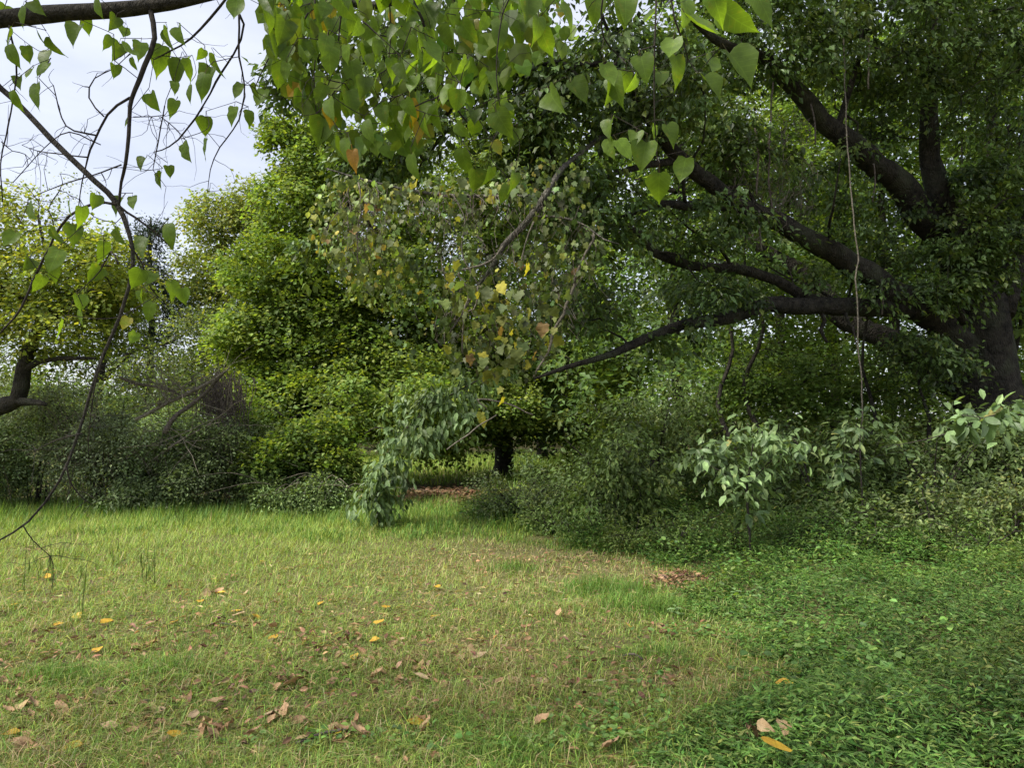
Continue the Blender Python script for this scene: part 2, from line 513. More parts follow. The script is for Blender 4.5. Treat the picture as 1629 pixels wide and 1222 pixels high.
def dryness(x, y):
    d = np.zeros_like(x)
    for (cx, cy_), r in zip(DRY, DRY_R):
        d = np.maximum(d, np.exp(-(((x - cx) / (r * 1.25)) ** 2 + ((y - cy_) / (r * 0.8)) ** 2)))
    return np.clip(d + 0.12 * wnoise(x, y, 1.7, 31), 0, 1)

def blades(buf, x, y, h, w, lean, col, rng, far=1e9):
    k = y > far
    if k.any():
        n = int(k.sum()); a = rng.uniform(0, 6.283, n); z = ground_h(x[k], y[k])
        b0 = np.stack([x[k], y[k], z - .004], -1); s = np.stack([-np.sin(a), np.cos(a), np.zeros(n)], -1) * (w[k] * .6)[:, None]
        tp = b0 + np.stack([np.cos(a) * lean[k] * h[k] * .8, np.sin(a) * lean[k] * h[k] * .8, h[k] * np.clip(1 - .4 * lean[k], .2, 1)], -1)
        buf.add(np.stack([b0 - s, b0 + s, tp], 1).reshape(-1, 3), np.arange(3 * n).reshape(-1, 3), np.repeat(col[k], 3, axis=0))
        k = ~k; x, y, h, w, lean, col = x[k], y[k], h[k], w[k], lean[k], col[k]
    n = len(x)
    z = ground_h(x, y)
    a = rng.uniform(0, 6.283, n)
    d = np.stack([np.cos(a), np.sin(a), np.zeros(n)], -1)
    s = np.stack([-np.sin(a + rng.normal(0, .5, n)), np.cos(a), np.zeros(n)], -1)
    b0 = np.stack([x, y, z - 0.004], -1)
    up = np.array([0, 0, 1.0])
    l = lean[:, None] * h[:, None]
    m1 = b0 + up * (h * 0.55)[:, None] + d * l * 0.30
    tp = b0 + up * (h * np.clip(1.0 - 0.45 * lean, 0.12, 1))[:, None] + d * l
    ww = w[:, None] / 2
    V = np.stack([b0 - s * ww, b0 + s * ww, m1 - s * ww * .8, m1 + s * ww * .8, tp], 1)
    T = np.array([[0, 1, 3], [0, 3, 2], [2, 3, 4]])[None] + (np.arange(n) * 5)[:, None, None]
    buf.add(V.reshape(-1, 3), T.reshape(-1, 3), np.repeat(col, 5, axis=0))

def scatter(dmin, dmax, dens, rng, margin=1.3):
    """points in the wedge ahead of the camera with a density per square metre that depends on distance"""
    X, Y = [], []
    edges = np.linspace(dmin, dmax, 26)
    for a, b in zip(edges[:-1], edges[1:]):
        mid = (a + b) / 2; hw = 0.70 * b + margin
        n = int(dens(mid) * (b - a) * 2 * hw)
        X.append(rng.uniform(-hw, hw, n)); Y.append(rng.uniform(a, b, n))
    return np.concatenate(X), np.concatenate(Y)

def mixcol(rng, n, cols, probs, var=0.2):
    c = np.array(cols)[rng.choice(len(cols), n, p=np.array(probs) / sum(probs))]
    return c * np.clip(1 + var * rng.normal(0, 1, (n, 1)), 0.4, 1.8) * (1 + 0.08 * rng.normal(0, 1, (n, 3)))

GREEN, LIME, OLIVE, TAN, BROWN = (0.145, 0.245, 0.048), (0.32, 0.42, 0.09), (0.235, 0.265, 0.08), (0.48, 0.39, 0.205), (0.24, 0.165, 0.085)
def far_field(x, y):          # how far into the brighter unmown-looking field a place is
    px, py = pix(x, y)
    return np.clip((985 - py) / 120.0, 0, 1) * np.clip((770 - px) / 230.0, 0, 1)
def lawn():
    rng = np.random.default_rng(101)
    x, y = scatter(2.7, 13.2, lambda d: 7000 * (3.2 / d) ** 1.5, rng)
    m = weed_mask(x - .25, y) & (rng.uniform(0, 1, len(x)) < 0.93)
    x, y = x[~m], y[~m]
    n = len(x)
    near_w = weed_mask(x + .3, y) | weed_mask(x, y + .25)
    d = dryness(x, y) * np.where(near_w, .35, 1.0); f = far_field(x, y)
    tall = np.zeros(n)
    for px, py, rx, h in CLUMPS:
        cx, cy_ = G(px, py)
        tall = np.maximum(tall, h * np.exp(-(((x - cx) / rx) ** 2 + ((y - cy_) / (rx * .8)) ** 2) * 1.3))
    patch = wnoise(x, y, 2.2, 41)
    patch2 = wnoise(x, y, 6.5, 42)
    h = (0.078 + 0.022 * patch + 0.024 * patch2 + 0.05 * f) * rng.uniform(0.45, 1.5, n) + tall * rng.uniform(0.5, 1.0, n)
    tall *= np.clip(1 + 0.5 * patch2, 0.2, 2)
    h *= 1 - 0.35 * d
    h = np.maximum(h, 0.015)
    w = 0.0032 * np.maximum(1, y / 5.0) * rng.uniform(0.7, 1.5, n)
    lean = rng.uniform(0.25, 1.9, n) * (1 - 0.45 * (tall > 0.08))
    green = mixcol(rng, n, [GREEN, LIME, OLIVE, TAN, BROWN], [0.40, 0.30, 0.21, 0.07, 0.02])
    drycol = mixcol(rng, n, [OLIVE, TAN, BROWN, LIME], [0.25, 0.5, 0.12, 0.13])
    field = mixcol(rng, n, [LIME, GREEN, OLIVE, TAN], [0.58, 0.22, 0.16, 0.04])
    lush = mixcol(rng, n, [GREEN, (0.10, 0.21, 0.03)], [0.5, 0.5])
    c = green
    pd = np.clip(0.05 + 0.85 * d + 0.2 * patch2 + 0.16 * patch, 0, 1) * (1 - f)
    c = np.where((rng.uniform(0, 1, n) < pd)[:, None], drycol, c)
    c = np.where((rng.uniform(0, 1, n) < f)[:, None], field, c)
    c = np.where((rng.uniform(0, 1, n) < tall / 0.13)[:, None], lush, c)
    b = Buf(); blades(b, x, y, h, w, lean, c, rng, far=6.3)
    k = rng.choice(n, 5200, replace=False); k = k[y[k] < 8.5]
    blades(b, x[k] + .01, y[k] + .01, rng.uniform(.10, .21, len(k)), np.full(len(k), .0042) * np.maximum(1, y[k] / 6), rng.uniform(.7, 2.0, len(k)), mixcol(rng, len(k), [LIME, GREEN, TAN], [.5, .4, .1]), rng)
    # thatch lying flat between the blades
    x, y = scatter(2.7, 9.0, lambda d: 700 * (3.2 / d) ** 1.7, rng)
    k = ~weed_mask(x, y); x, y = x[k], y[k]; n = len(x)
    a = rng.uniform(0, 6.283, n)
    pos = np.stack([x, y, ground_h(x, y) + rng.uniform(0.006, 0.035, n)], -1)
    ax = np.stack([np.cos(a), np.sin(a), rng.normal(0, .18, n)], -1)
    nr = rng.normal(0, .4, (n, 3)); nr[:, 2] += 1
    ln = rng.uniform(0.03, 0.11, n)
    leaves(b, pos, ax, nr, ln, 0.0035 * np.maximum(1, y / 5), mixcol(rng, n, [TAN, BROWN, OLIVE], [0.5, 0.2, 0.3]), T_DIA)
    o = put('lawn_grass', b, 'grass')
    tag(o, 'short mown grass with dry tan patches covering the clearing', 'grass', kind='stuff')
lawn()

def edge_grass():
    rng = np.random.default_rng(102)
    x, y = scatter(8.0, 15.0, lambda d: 800 * (9 / d) ** 0.8, rng)
    px, py = pix(x, y)
    lim = np.interp(px, [0, 300, 480, 640, 760, 900, 1000], [848, 846, 858, 862, 858, 868, 885]) + 9 * wnoise(x, y, 3, 51)
    k = (py < lim) & (px < 1010 + 40 * wnoise(x, y, 2, 53)) & (y < 14.5)
    x, y, py, lim = x[k], y[k], py[k], lim[k]; n = len(x)
    t = np.clip((lim - py) / 28, 0, 1)
    h = (0.09 + 0.20 * t) * (1 + 0.3 * wnoise(x, y, 3.5, 52)) * rng.uniform(0.5, 1.2, n)
    w = 0.0075 * rng.uniform(0.7, 1.4, n)
    c = mixcol(rng, n, [(0.10, 0.21, 0.04), LIME, GREEN], [0.5, 0.32, 0.18])
    b = Buf(); blades(b, x, y, h, w, rng.uniform(0.2, 1.1, n), c, rng, far=10.5)
    tag(put('edge_grass', b, 'grass'), 'taller fresh green grass along the foot of the thicket', 'grass', kind='stuff')
    # the next clearing, seen under the branches beyond the thicket
    x = rng.uniform(-14, 16, 42000); y = 15 + 16 * rng.uniform(0, 1, 42000)
    px, py = pix(x, y)
    k = (np.abs(px - 790) < 280) | (rng.uniform(0, 1, len(x)) < 0.25)
    k &= ~((np.abs(px - 705) < 62) & (py > 771))
    x, y = x[k], y[k]; n = len(x)
    b = Buf(); blades(b, x, y, rng.uniform(0.15, 0.45, n), 0.02 * rng.uniform(.7, 1.4, n), rng.uniform(.1, 1, n),
                      mixcol(rng, n, [LIME, (0.15, 0.27, 0.04)], [.6, .4]), rng, far=15)
    tag(put('meadow_grass', b, 'grass'), 'bright tall grass of the meadow seen beneath the maple boughs', 'grass', kind='stuff')
edge_grass()

def weed_carpet():
    rng = np.random.default_rng(103)
    x, y = scatter(2.6, 13.5, lambda d: 4300 * (3.4 / d) ** 1.15, rng)
    k = weed_mask(x, y); x, y = x[k], y[k]
    # open spots of leaf litter
    px, py = pix(x, y)
    bare = np.exp(-(((px - 1080) / 45) ** 2 + ((py - 930) / 16) ** 2)) + 0.7 * np.exp(-(((px - 1120) / 90) ** 2 + ((py - 1010) / 14) ** 2))
    k = rng.uniform(0, 1, len(x)) > bare * 1.2 + 0.28 * (wnoise(x, y, 4.5, 61) > 0.75)
    x, y, px, py = x[k], y[k], px[k], py[k]; n = len(x)
    dist = np.hypot(x - 0.9, 0)
    edge = np.clip((px - np.interp(py, [860, 930, 985, 1045, 1085, 1150, 1222], [960, 1105, 1130, 1200, 1190, 1130, 1070])) / 190, 0.15, 1)
    H = (0.05 + 0.20 * edge + 0.16 * np.clip((y - 7.3) / 2.5, 0, 1)) * (1 + 0.4 * wnoise(x, y, 3.2, 62) + 0.35 * wnoise(x, y, 9, 63))
    H = np.maximum(H, 0.03)
    z = ground_h(x, y) + H * (rng.uniform(0.15, 1.0, n) ** 0.6)
    a = rng.uniform(0, 6.283, n)
    ax = np.stack([np.cos(a), np.sin(a), rng.normal(0.05, .38, n)], -1)
    nr = rng.normal(0, .42, (n, 3)); nr[:, 2] += 1
    ln = rng.uniform(0.03, 0.066, n) * np.maximum(1, y / 7.5)
    c = mixcol(rng, n, [(0.078, 0.15, 0.030), (0.115, 0.20, 0.042), (0.052, 0.108, 0.022), (0.18, 0.235, 0.06)], [0.44, 0.27, 0.21, 0.08], 0.22)
    c *= np.clip(1.15 + .28 * wnoise(x, y, 1.6, 65) + .15 * wnoise(x, y, 6, 66), .6, 1.7)[:, None]
    c[:, 0] *= 1 + .25 * np.clip(wnoise(x, y, 2.3, 67), 0, 1)
    b = Buf()
    near = y < 6.5
    for sel, tm in ((near, T_LANCE), (~near, T_DIA)):
        leaves(b, np.stack([x, y, z], -1)[sel], ax[sel], nr[sel], ln[sel], ln[sel] * 0.24, c[sel], tm)
    u = rng.choice(n, int(n * .3), replace=False); k = len(u)
    a2 = rng.uniform(0, 6.283, k); nr2 = rng.normal(0, .3, (k, 3)); nr2[:, 2] += 1
    leaves(b, np.stack([x[u], y[u], ground_h(x[u], y[u]) + H[u] * rng.uniform(.1, .45, k)], -1), np.stack([np.cos(a2), np.sin(a2), rng.normal(0, .2, k)], -1), nr2,
           ln[u] * 1.5, ln[u] * .55, mixcol(rng, k, [(0.05, 0.115, 0.024), (0.07, .15, .03)], [.6, .4]), T_DIA)
    # stems
    q = rng.choice(n, 9000, replace=False)
    blades(b, x[q], y[q], H[q] * rng.uniform(.7, 1.15, len(q)), np.full(len(q), 0.0022), rng.uniform(.1, .8, len(q)),
           mixcol(rng, len(q), [(0.12, 0.17, 0.05), (0.19, 0.14, 0.07)], [.7, .3]), rng)
    tag(put('weed_carpet', b, 'grass'), 'dense dark green lance-leaved weeds carpeting the shade beside the lawn', 'ground cover', kind='stuff')
    # round clover-like leaves on the border between lawn and weeds
    b = Buf(); X, Y = [], []
    for px_, py_, sx, sy, m in [(1200, 1010, 60, 14, 240), (1110, 1020, 80, 10, 160), (1150, 985, 60, 10, 90), (780, 1205, 160, 14, 120), (930, 1160, 120, 30, 130), (1020, 1130, 90, 50, 160), (520, 1195, 150, 12, 60), (1060, 890, 70, 8, 80), (970, 1195, 60, 20, 90)]:
        for _ in range(m):
            g = G(px_ + rng.normal(0, sx * .6), min(py_ + rng.normal(0, sy * .6), 1221)); X.append(g[0]); Y.append(g[1])
    low = len(X)
    for _ in range(46):                     # broader-leaved patches standing in the weed carpet
        cx, cy_ = rng.uniform(.8, 5.5), rng.uniform(3.3, 8.5)
        for _ in range(26): X.append(cx + rng.normal(0, .16)); Y.append(cy_ + rng.normal(0, .16))
    X, Y = np.array(X), np.array(Y); wk = weed_mask(X, Y); wk[:low] = True; up_ = np.arange(len(X)) >= low
    X, Y, up_ = X[wk], Y[wk], up_[wk]
    n = len(X); a = rng.uniform(0, 6.283, n)
    pos = np.stack([X, Y, ground_h(X, Y) + rng.uniform(.03, .09, n) + up_ * rng.uniform(.06, .2, n)], -1)
    ax = np.stack([np.cos(a), np.sin(a), rng.normal(0, .25, n)], -1); nr = rng.normal(0, .35, (n, 3)); nr[:, 2] += 1
    ln = rng.uniform(.022, .045, n) * (1 + .5 * up_)
    leaves(b, pos, ax, nr, ln, ln * .8, mixcol(rng, n, [(0.15, 0.26, 0.06), (0.19, 0.30, 0.08), (.1, .2, .05)], [.4, .3, .3]), T_OVAL)
    tag(put('creeping_herbs', b, 'leaf'), 'low round-leaved creeping herbs on the lawn border', 'ground cover', kind='stuff')
weed_carpet()

# ================================================================== BIG SPREADING TREE (behind the shrubs, long limbs)
def PL(px, py, D, rx, ry, rd, n, **kw):          # a crown lobe from its place in view and its size there
    return (P(px, py, D), (rx * D / FPX, rd, ry * D / FPX), n, kw)

def big_tree():
    base = [*(P(1568, 810, 13.0)[:2]), 0.0]
    trunk = [[base[0] + 0.05, base[1], -0.1, 0.72], [base[0] + .02, base[1], 0.25, 0.60]] + pxpath([(1567, 680, 13, 100), (1565, 600, 13, 92), (1562, 520, 13, 84), (1548, 440, 13, 70), (1525, 385, 12.9, 56), (1500, 345, 12.7, 50)])
    A = pxpath([(1545, 560, 13, 50), (1505, 525, 12.8, 50), (1462, 492, 12.5, 46), (1407, 453, 12.1, 42), (1364, 427, 11.8, 38), (1322, 399, 11.5, 35), (1262, 368, 11.1, 32), (1206, 336, 10.7, 30), (1150, 306, 10.3, 27), (1090, 258, 9.9, 24), (1045, 205, 9.5, 20), (1012, 150, 9.2, 15), (985, 90, 8.9, 9), (960, 30, 8.6, 5)])
    B = pxpath([(1520, 400, 12.9, 50), (1473, 349, 12.6, 46), (1432, 288, 12.3, 42), (1395, 262, 12.0, 38), (1358, 230, 11.7, 36), (1321, 200, 11.4, 32), (1284, 160, 11.0, 29), (1243, 119, 10.7, 26), (1220, 92, 10.5, 20), (1182, 84, 10.2, 18), (1137, 62, 9.9, 14), (1090, 20, 9.5, 8)])
    Cc = pxpath([(1462, 492, 12.4, 34), (1428, 490, 12.2, 30), (1343, 488, 11.8, 29), (1266, 488, 11.4, 27), (1222, 486, 11.2, 24), (1190, 497, 11.0, 22), (1151, 508, 10.8, 21), (1100, 514, 10.6, 18), (1058, 527, 10.4, 16), (1002, 550, 10.1, 14), (960, 567, 9.9, 11), (905, 583, 9.7, 8), (850, 602, 9.5, 4)])
    D_ = pxpath([(1545, 620, 13.4, 44), (1479, 588, 13.9, 42), (1449, 563, 14.0, 42), (1411, 537, 14.1, 40), (1385, 525, 14.2, 34), (1334, 495, 14.4, 36), (1300, 452, 14.5, 30), (1258, 422, 14.6, 26), (1211, 393, 14.7, 20), (1180, 350, 14.8, 12), (1160, 300, 14.9, 6)])
    E = pxpath([(1340, 487, 11.8, 20), (1300, 480, 11.7, 18), (1266, 465, 11.6, 18), (1237, 448, 11.5, 17), (1198, 435, 11.3, 17), (1164, 427, 11.2, 17), (1122, 425, 11.0, 16), (1079, 416, 10.8, 15), (1041, 401, 10.6, 14), (1022, 378, 10.5, 11), (1000, 362, 10.4, 8), (970, 358, 10.2, 5)])
    F = pxpath([(1206, 338, 10.7, 20), (1145, 328, 10.4, 16), (1091, 328, 10.1, 15), (1050, 325, 9.9, 12), (1022, 335, 9.7, 8), (985, 345, 9.5, 4)])
    Gg = pxpath([(1085, 255, 9.9, 13), (1050, 259, 9.7, 12), (1018, 264, 9.5, 10), (980, 275, 9.3, 8), (950, 290, 9.1, 6), (915, 300, 8.9, 3)])
    H = pxpath([(1590, 500, 13.1, 46), (1612, 430, 13.1, 40), (1645, 350, 13.0, 34), (1690, 250, 12.9, 26), (1720, 120, 12.8, 16), (1730, 0, 12.7, 8)])
    I = pxpath([(1330, 206, 11.5, 12), (1340, 180, 11.5, 11), (1352, 140, 11.5, 10), (1366, 94, 11.4, 8), (1372, 40, 11.3, 5), (1380, -30, 11.2, 3)])
    J = pxpath([(1500, 345, 12.7, 40), (1480, 250, 12.5, 32), (1478, 140, 12.3, 24), (1490, 20, 12.1, 18), (1470, -120, 11.9, 12), (1440, -300, 11.6, 6)])
    Kk = pxpath([(1534, 512, 12.65, 18), (1522, 490, 12.5, 16), (1512, 476, 12.4, 17), (1506, 467, 12.35, 15)])
    S = pxpath([(1300, 482, 11.6, 7), (1312, 510, 11.6, 7), (1305, 525, 11.6, 6), (1316, 545, 11.6, 4)])
    N1 = pxpath([(1530, 560, 13, 12), (1490, 548, 12.9, 9), (1450, 540, 12.8, 8), (1420, 552, 12.7, 5)])
    front = dict(size=0.42, leaf=0.085, base=(0.05, 0.085, 0.03), warm=(0.13, 0.15, 0.03))
    rr = np.random.default_rng(9)
    small = []
    for L_ in (A, B, Cc, E, A, Cc, D_, E, F, B, A, Cc, E, D_):
        i = rr.integers(2, len(L_) - 3); p = np.array(L_[i][:3]); d = np.array([rr.normal(-.5, .6), rr.normal(-.1, .5), rr.choice([-.6, .7])]); ln = rr.uniform(.7, 1.5); r0 = min(L_[i][3] * .5, rr.uniform(.02, .038))
        small.append([[*p, r0]] + [[*(p + d * ln * f + rr.normal(0, .07, 3)), r0 * (1 - .8 * f)] for f in (.3, .6, 1.0)])
    lobes = [
        PL(1000, 130, 9.0, 130, 90, 0.9, 70), PL(860, 160, 8.6, 70, 70, 0.6, 52), PL(700, 130, 9.0, 120, 80, 0.8, 48),
        PL(600, 250, 9.2, 80, 45, 0.6, 34), PL(492, 398, 9.4, 24, 16, 0.25, 7), PL(460, 140, 9.6, 26, 40, 0.4, 10), PL(560, 70, 9.8, 100, 50, 0.7, 34),
        PL(960, 330, 9.4, 70, 60, 0.6, 24), PL(1090, 200, 10.2, 120, 70, 1.0, 50), PL(1120, 370, 10.8, 110, 40, 0.8, 22),
        PL(1230, 60, 10.6, 140, 70, 1.2, 80), PL(1400, 60, 11.6, 140, 80, 1.2, 85), PL(1560, 60, 12.3, 110, 90, 1.2, 60),
        PL(1450, 170, 12.2, 100, 60, 0.9, 36), PL(1300, 290, 12.2, 100, 50, 0.7, 26), PL(1420, 370, 12.7, 80, 60, 0.7, 26), PL(1580, 330, 12.2, 80, 90, 0.8, 60),
        PL(1180, 260, 10.9, 80, 50, .8, 24), PL(1500, 440, 12.0, 50, 60, .5, 26),
        PL(1250, 440, 12.0, 120, 40, 0.7, 18), PL(1120, 465, 10.8, 90, 35, 0.7, 20), PL(1480, 560, 12.2, 70, 35, 0.5, 22), PL(1560, 430, 12.2, 40, 50, .3, 16),
        PL(1330, 350, 10.9, 60, 30, .4, 3), PL(1170, 320, 9.9, 60, 30, .4, 4), PL(1420, 470, 11.6, 60, 26, .4, 4), PL(1100, 540, 10.2, 80, 24, .4, 6), PL(900, 320, 8.9, 60, 60, .5, 22), PL(820, 270, 8.9, 60, 40, .5, 18), PL(1380, 250, 11.3, 50, 30, .4, 3), PL(930, 480, 10.3, 70, 50, .6, 20),
        # the rest of the crown, above the frame, that shades this side
        PL(1300, -160, 11.0, 420, 130, 3.0, 130, K=55, leaf=0.15, size=0.8), PL(800, -120, 8.5, 200, 80, 1.5, 50, K=50, leaf=0.13, size=.7),
        PL(1700, 100, 11.5, 120, 250, 2.5, 90, K=50, leaf=.13, size=.7), PL(1300, -420, 12.5, 420, 160, 3.0, 110, K=55, leaf=0.18, size=.9),
    ]
    t = build_tree('spreading_tree', 'huge dark old tree with long low limbs arching out over the shrubs', base,
                   [trunk, A, B, Cc, D_, E, F, Gg, H, I, J, Kk, S, N1] + small, lobes, 3,
                   dict(size=0.38, leaf=0.108, ratio=0.55, base=(0.085, 0.138, 0.04), warm=(0.17, 0.21, 0.045), warm_p=0.14, hang=0.22, flat=0.16, spray_var=.35),
                   mat='gloss', bark='bark_dark', K=50, lift=0.06, dens=1.25,
                   limb_names=['trunk', 'limb', 'limb', 'limb', 'limb', 'limb', 'limb', 'limb', 'limb', 'limb', 'limb', 'broken_stub', 'limb', 'limb'] + ['bough'] * 14, sub={14 + i: j for i, j in enumerate([1, 2, 3, 5, 1, 3, 4, 5, 6, 2, 1, 3, 5, 4])})
    return t
big_tree()

# ================================================================== MAPLE in the middle
def maple():
    base = [*(P(800, 759, 20.0)[:2]), 0.0]
    def w(rows): return pxpath(rows)
    tr = [[base[0], base[1], -0.1, 0.34]] + w([(800, 740, 20, 30), (802, 690, 20, 28), (806, 620, 20, 26), (800, 560, 20, 26), (795, 480, 20, 22), (780, 400, 20.2, 18), (760, 300, 20.3, 12), (740, 220, 20.4, 6)])
    limbs = [w([(803, 610, 20, 18), (745, 595, 19.6, 15), (690, 580, 19.2, 14), (640, 560, 18.6, 13), (575, 535, 18, 10), (520, 520, 17.4, 7), (440, 520, 16.8, 3)]),
             w([(800, 560, 20, 16), (730, 500, 19.5, 12), (680, 450, 19, 10), (640, 400, 18.6, 8), (560, 330, 18.4, 6), (500, 260, 18.2, 3)]),
             w([(803, 640, 20, 14), (740, 650, 19, 11), (660, 665, 18, 9), (580, 690, 17.2, 6), (500, 710, 16.6, 3)]),
             w([(803, 580, 20, 14), (850, 540, 20.3, 12), (910, 510, 20.6, 9), (980, 490, 20.8, 5)]),
             w([(805, 660, 20, 12), (850, 650, 19.5, 10), (900, 660, 19, 7), (960, 690, 18.6, 3)]),
             w([(780, 400, 20.2, 14), (830, 330, 20.4, 10), (880, 260, 20.6, 6), (920, 200, 20.8, 3)]),
             w([(640, 560, 18.6, 9), (590, 590, 16.8, 8), (530, 640, 15, 7), (480, 690, 13.8, 5), (440, 725, 13.2, 3)]),
             w([(690, 580, 19.2, 9), (600, 610, 18, 7), (500, 620, 17, 5), (430, 640, 16.4, 3)])]
    lobes = [PL(545, 270, 18.6, 90, 75, 1.5, 80), PL(470, 330, 17.8, 60, 70, 1.1, 60), PL(440, 430, 17.2, 75, 60, 1.2, 66), PL(560, 430, 17.8, 110, 80, 1.4, 75),
             PL(420, 530, 16.8, 75, 55, 1.1, 66), PL(540, 560, 17.2, 120, 50, 1.2, 75), PL(450, 620, 16.4, 70, 45, 1.0, 56), PL(560, 650, 17.0, 90, 45, 1.0, 58),
             PL(480, 700, 16.2, 60, 40, 0.8, 46), PL(690, 260, 19.5, 120, 110, 2.0, 85), PL(700, 420, 19, 100, 90, 1.6, 60), PL(860, 430, 20.5, 130, 110, 2, 70),
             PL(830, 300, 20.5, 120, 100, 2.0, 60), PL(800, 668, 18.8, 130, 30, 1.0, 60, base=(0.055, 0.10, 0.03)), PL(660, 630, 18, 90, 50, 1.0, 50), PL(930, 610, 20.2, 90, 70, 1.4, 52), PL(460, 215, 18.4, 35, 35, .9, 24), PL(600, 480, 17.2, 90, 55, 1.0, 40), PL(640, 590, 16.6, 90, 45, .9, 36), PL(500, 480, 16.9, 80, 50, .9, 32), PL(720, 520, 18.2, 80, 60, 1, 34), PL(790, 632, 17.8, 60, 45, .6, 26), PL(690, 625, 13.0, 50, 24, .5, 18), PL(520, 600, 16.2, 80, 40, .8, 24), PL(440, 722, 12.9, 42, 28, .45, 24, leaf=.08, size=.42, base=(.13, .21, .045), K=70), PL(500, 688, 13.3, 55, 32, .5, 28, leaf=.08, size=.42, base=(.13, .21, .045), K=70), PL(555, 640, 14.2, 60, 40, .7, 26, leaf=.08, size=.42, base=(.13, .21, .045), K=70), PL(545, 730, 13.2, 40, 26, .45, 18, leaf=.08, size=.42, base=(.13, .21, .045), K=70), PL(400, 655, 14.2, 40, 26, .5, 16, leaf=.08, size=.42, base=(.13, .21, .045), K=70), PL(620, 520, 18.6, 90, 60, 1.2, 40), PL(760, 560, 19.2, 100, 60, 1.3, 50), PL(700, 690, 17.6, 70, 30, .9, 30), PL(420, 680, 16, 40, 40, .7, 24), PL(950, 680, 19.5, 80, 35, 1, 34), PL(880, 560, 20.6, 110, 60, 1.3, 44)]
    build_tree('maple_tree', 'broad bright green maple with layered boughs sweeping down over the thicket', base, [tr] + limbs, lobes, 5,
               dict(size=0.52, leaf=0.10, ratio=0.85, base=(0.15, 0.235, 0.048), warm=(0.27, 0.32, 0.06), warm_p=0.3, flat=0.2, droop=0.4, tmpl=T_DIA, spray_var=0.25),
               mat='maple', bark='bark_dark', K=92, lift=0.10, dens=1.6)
maple()

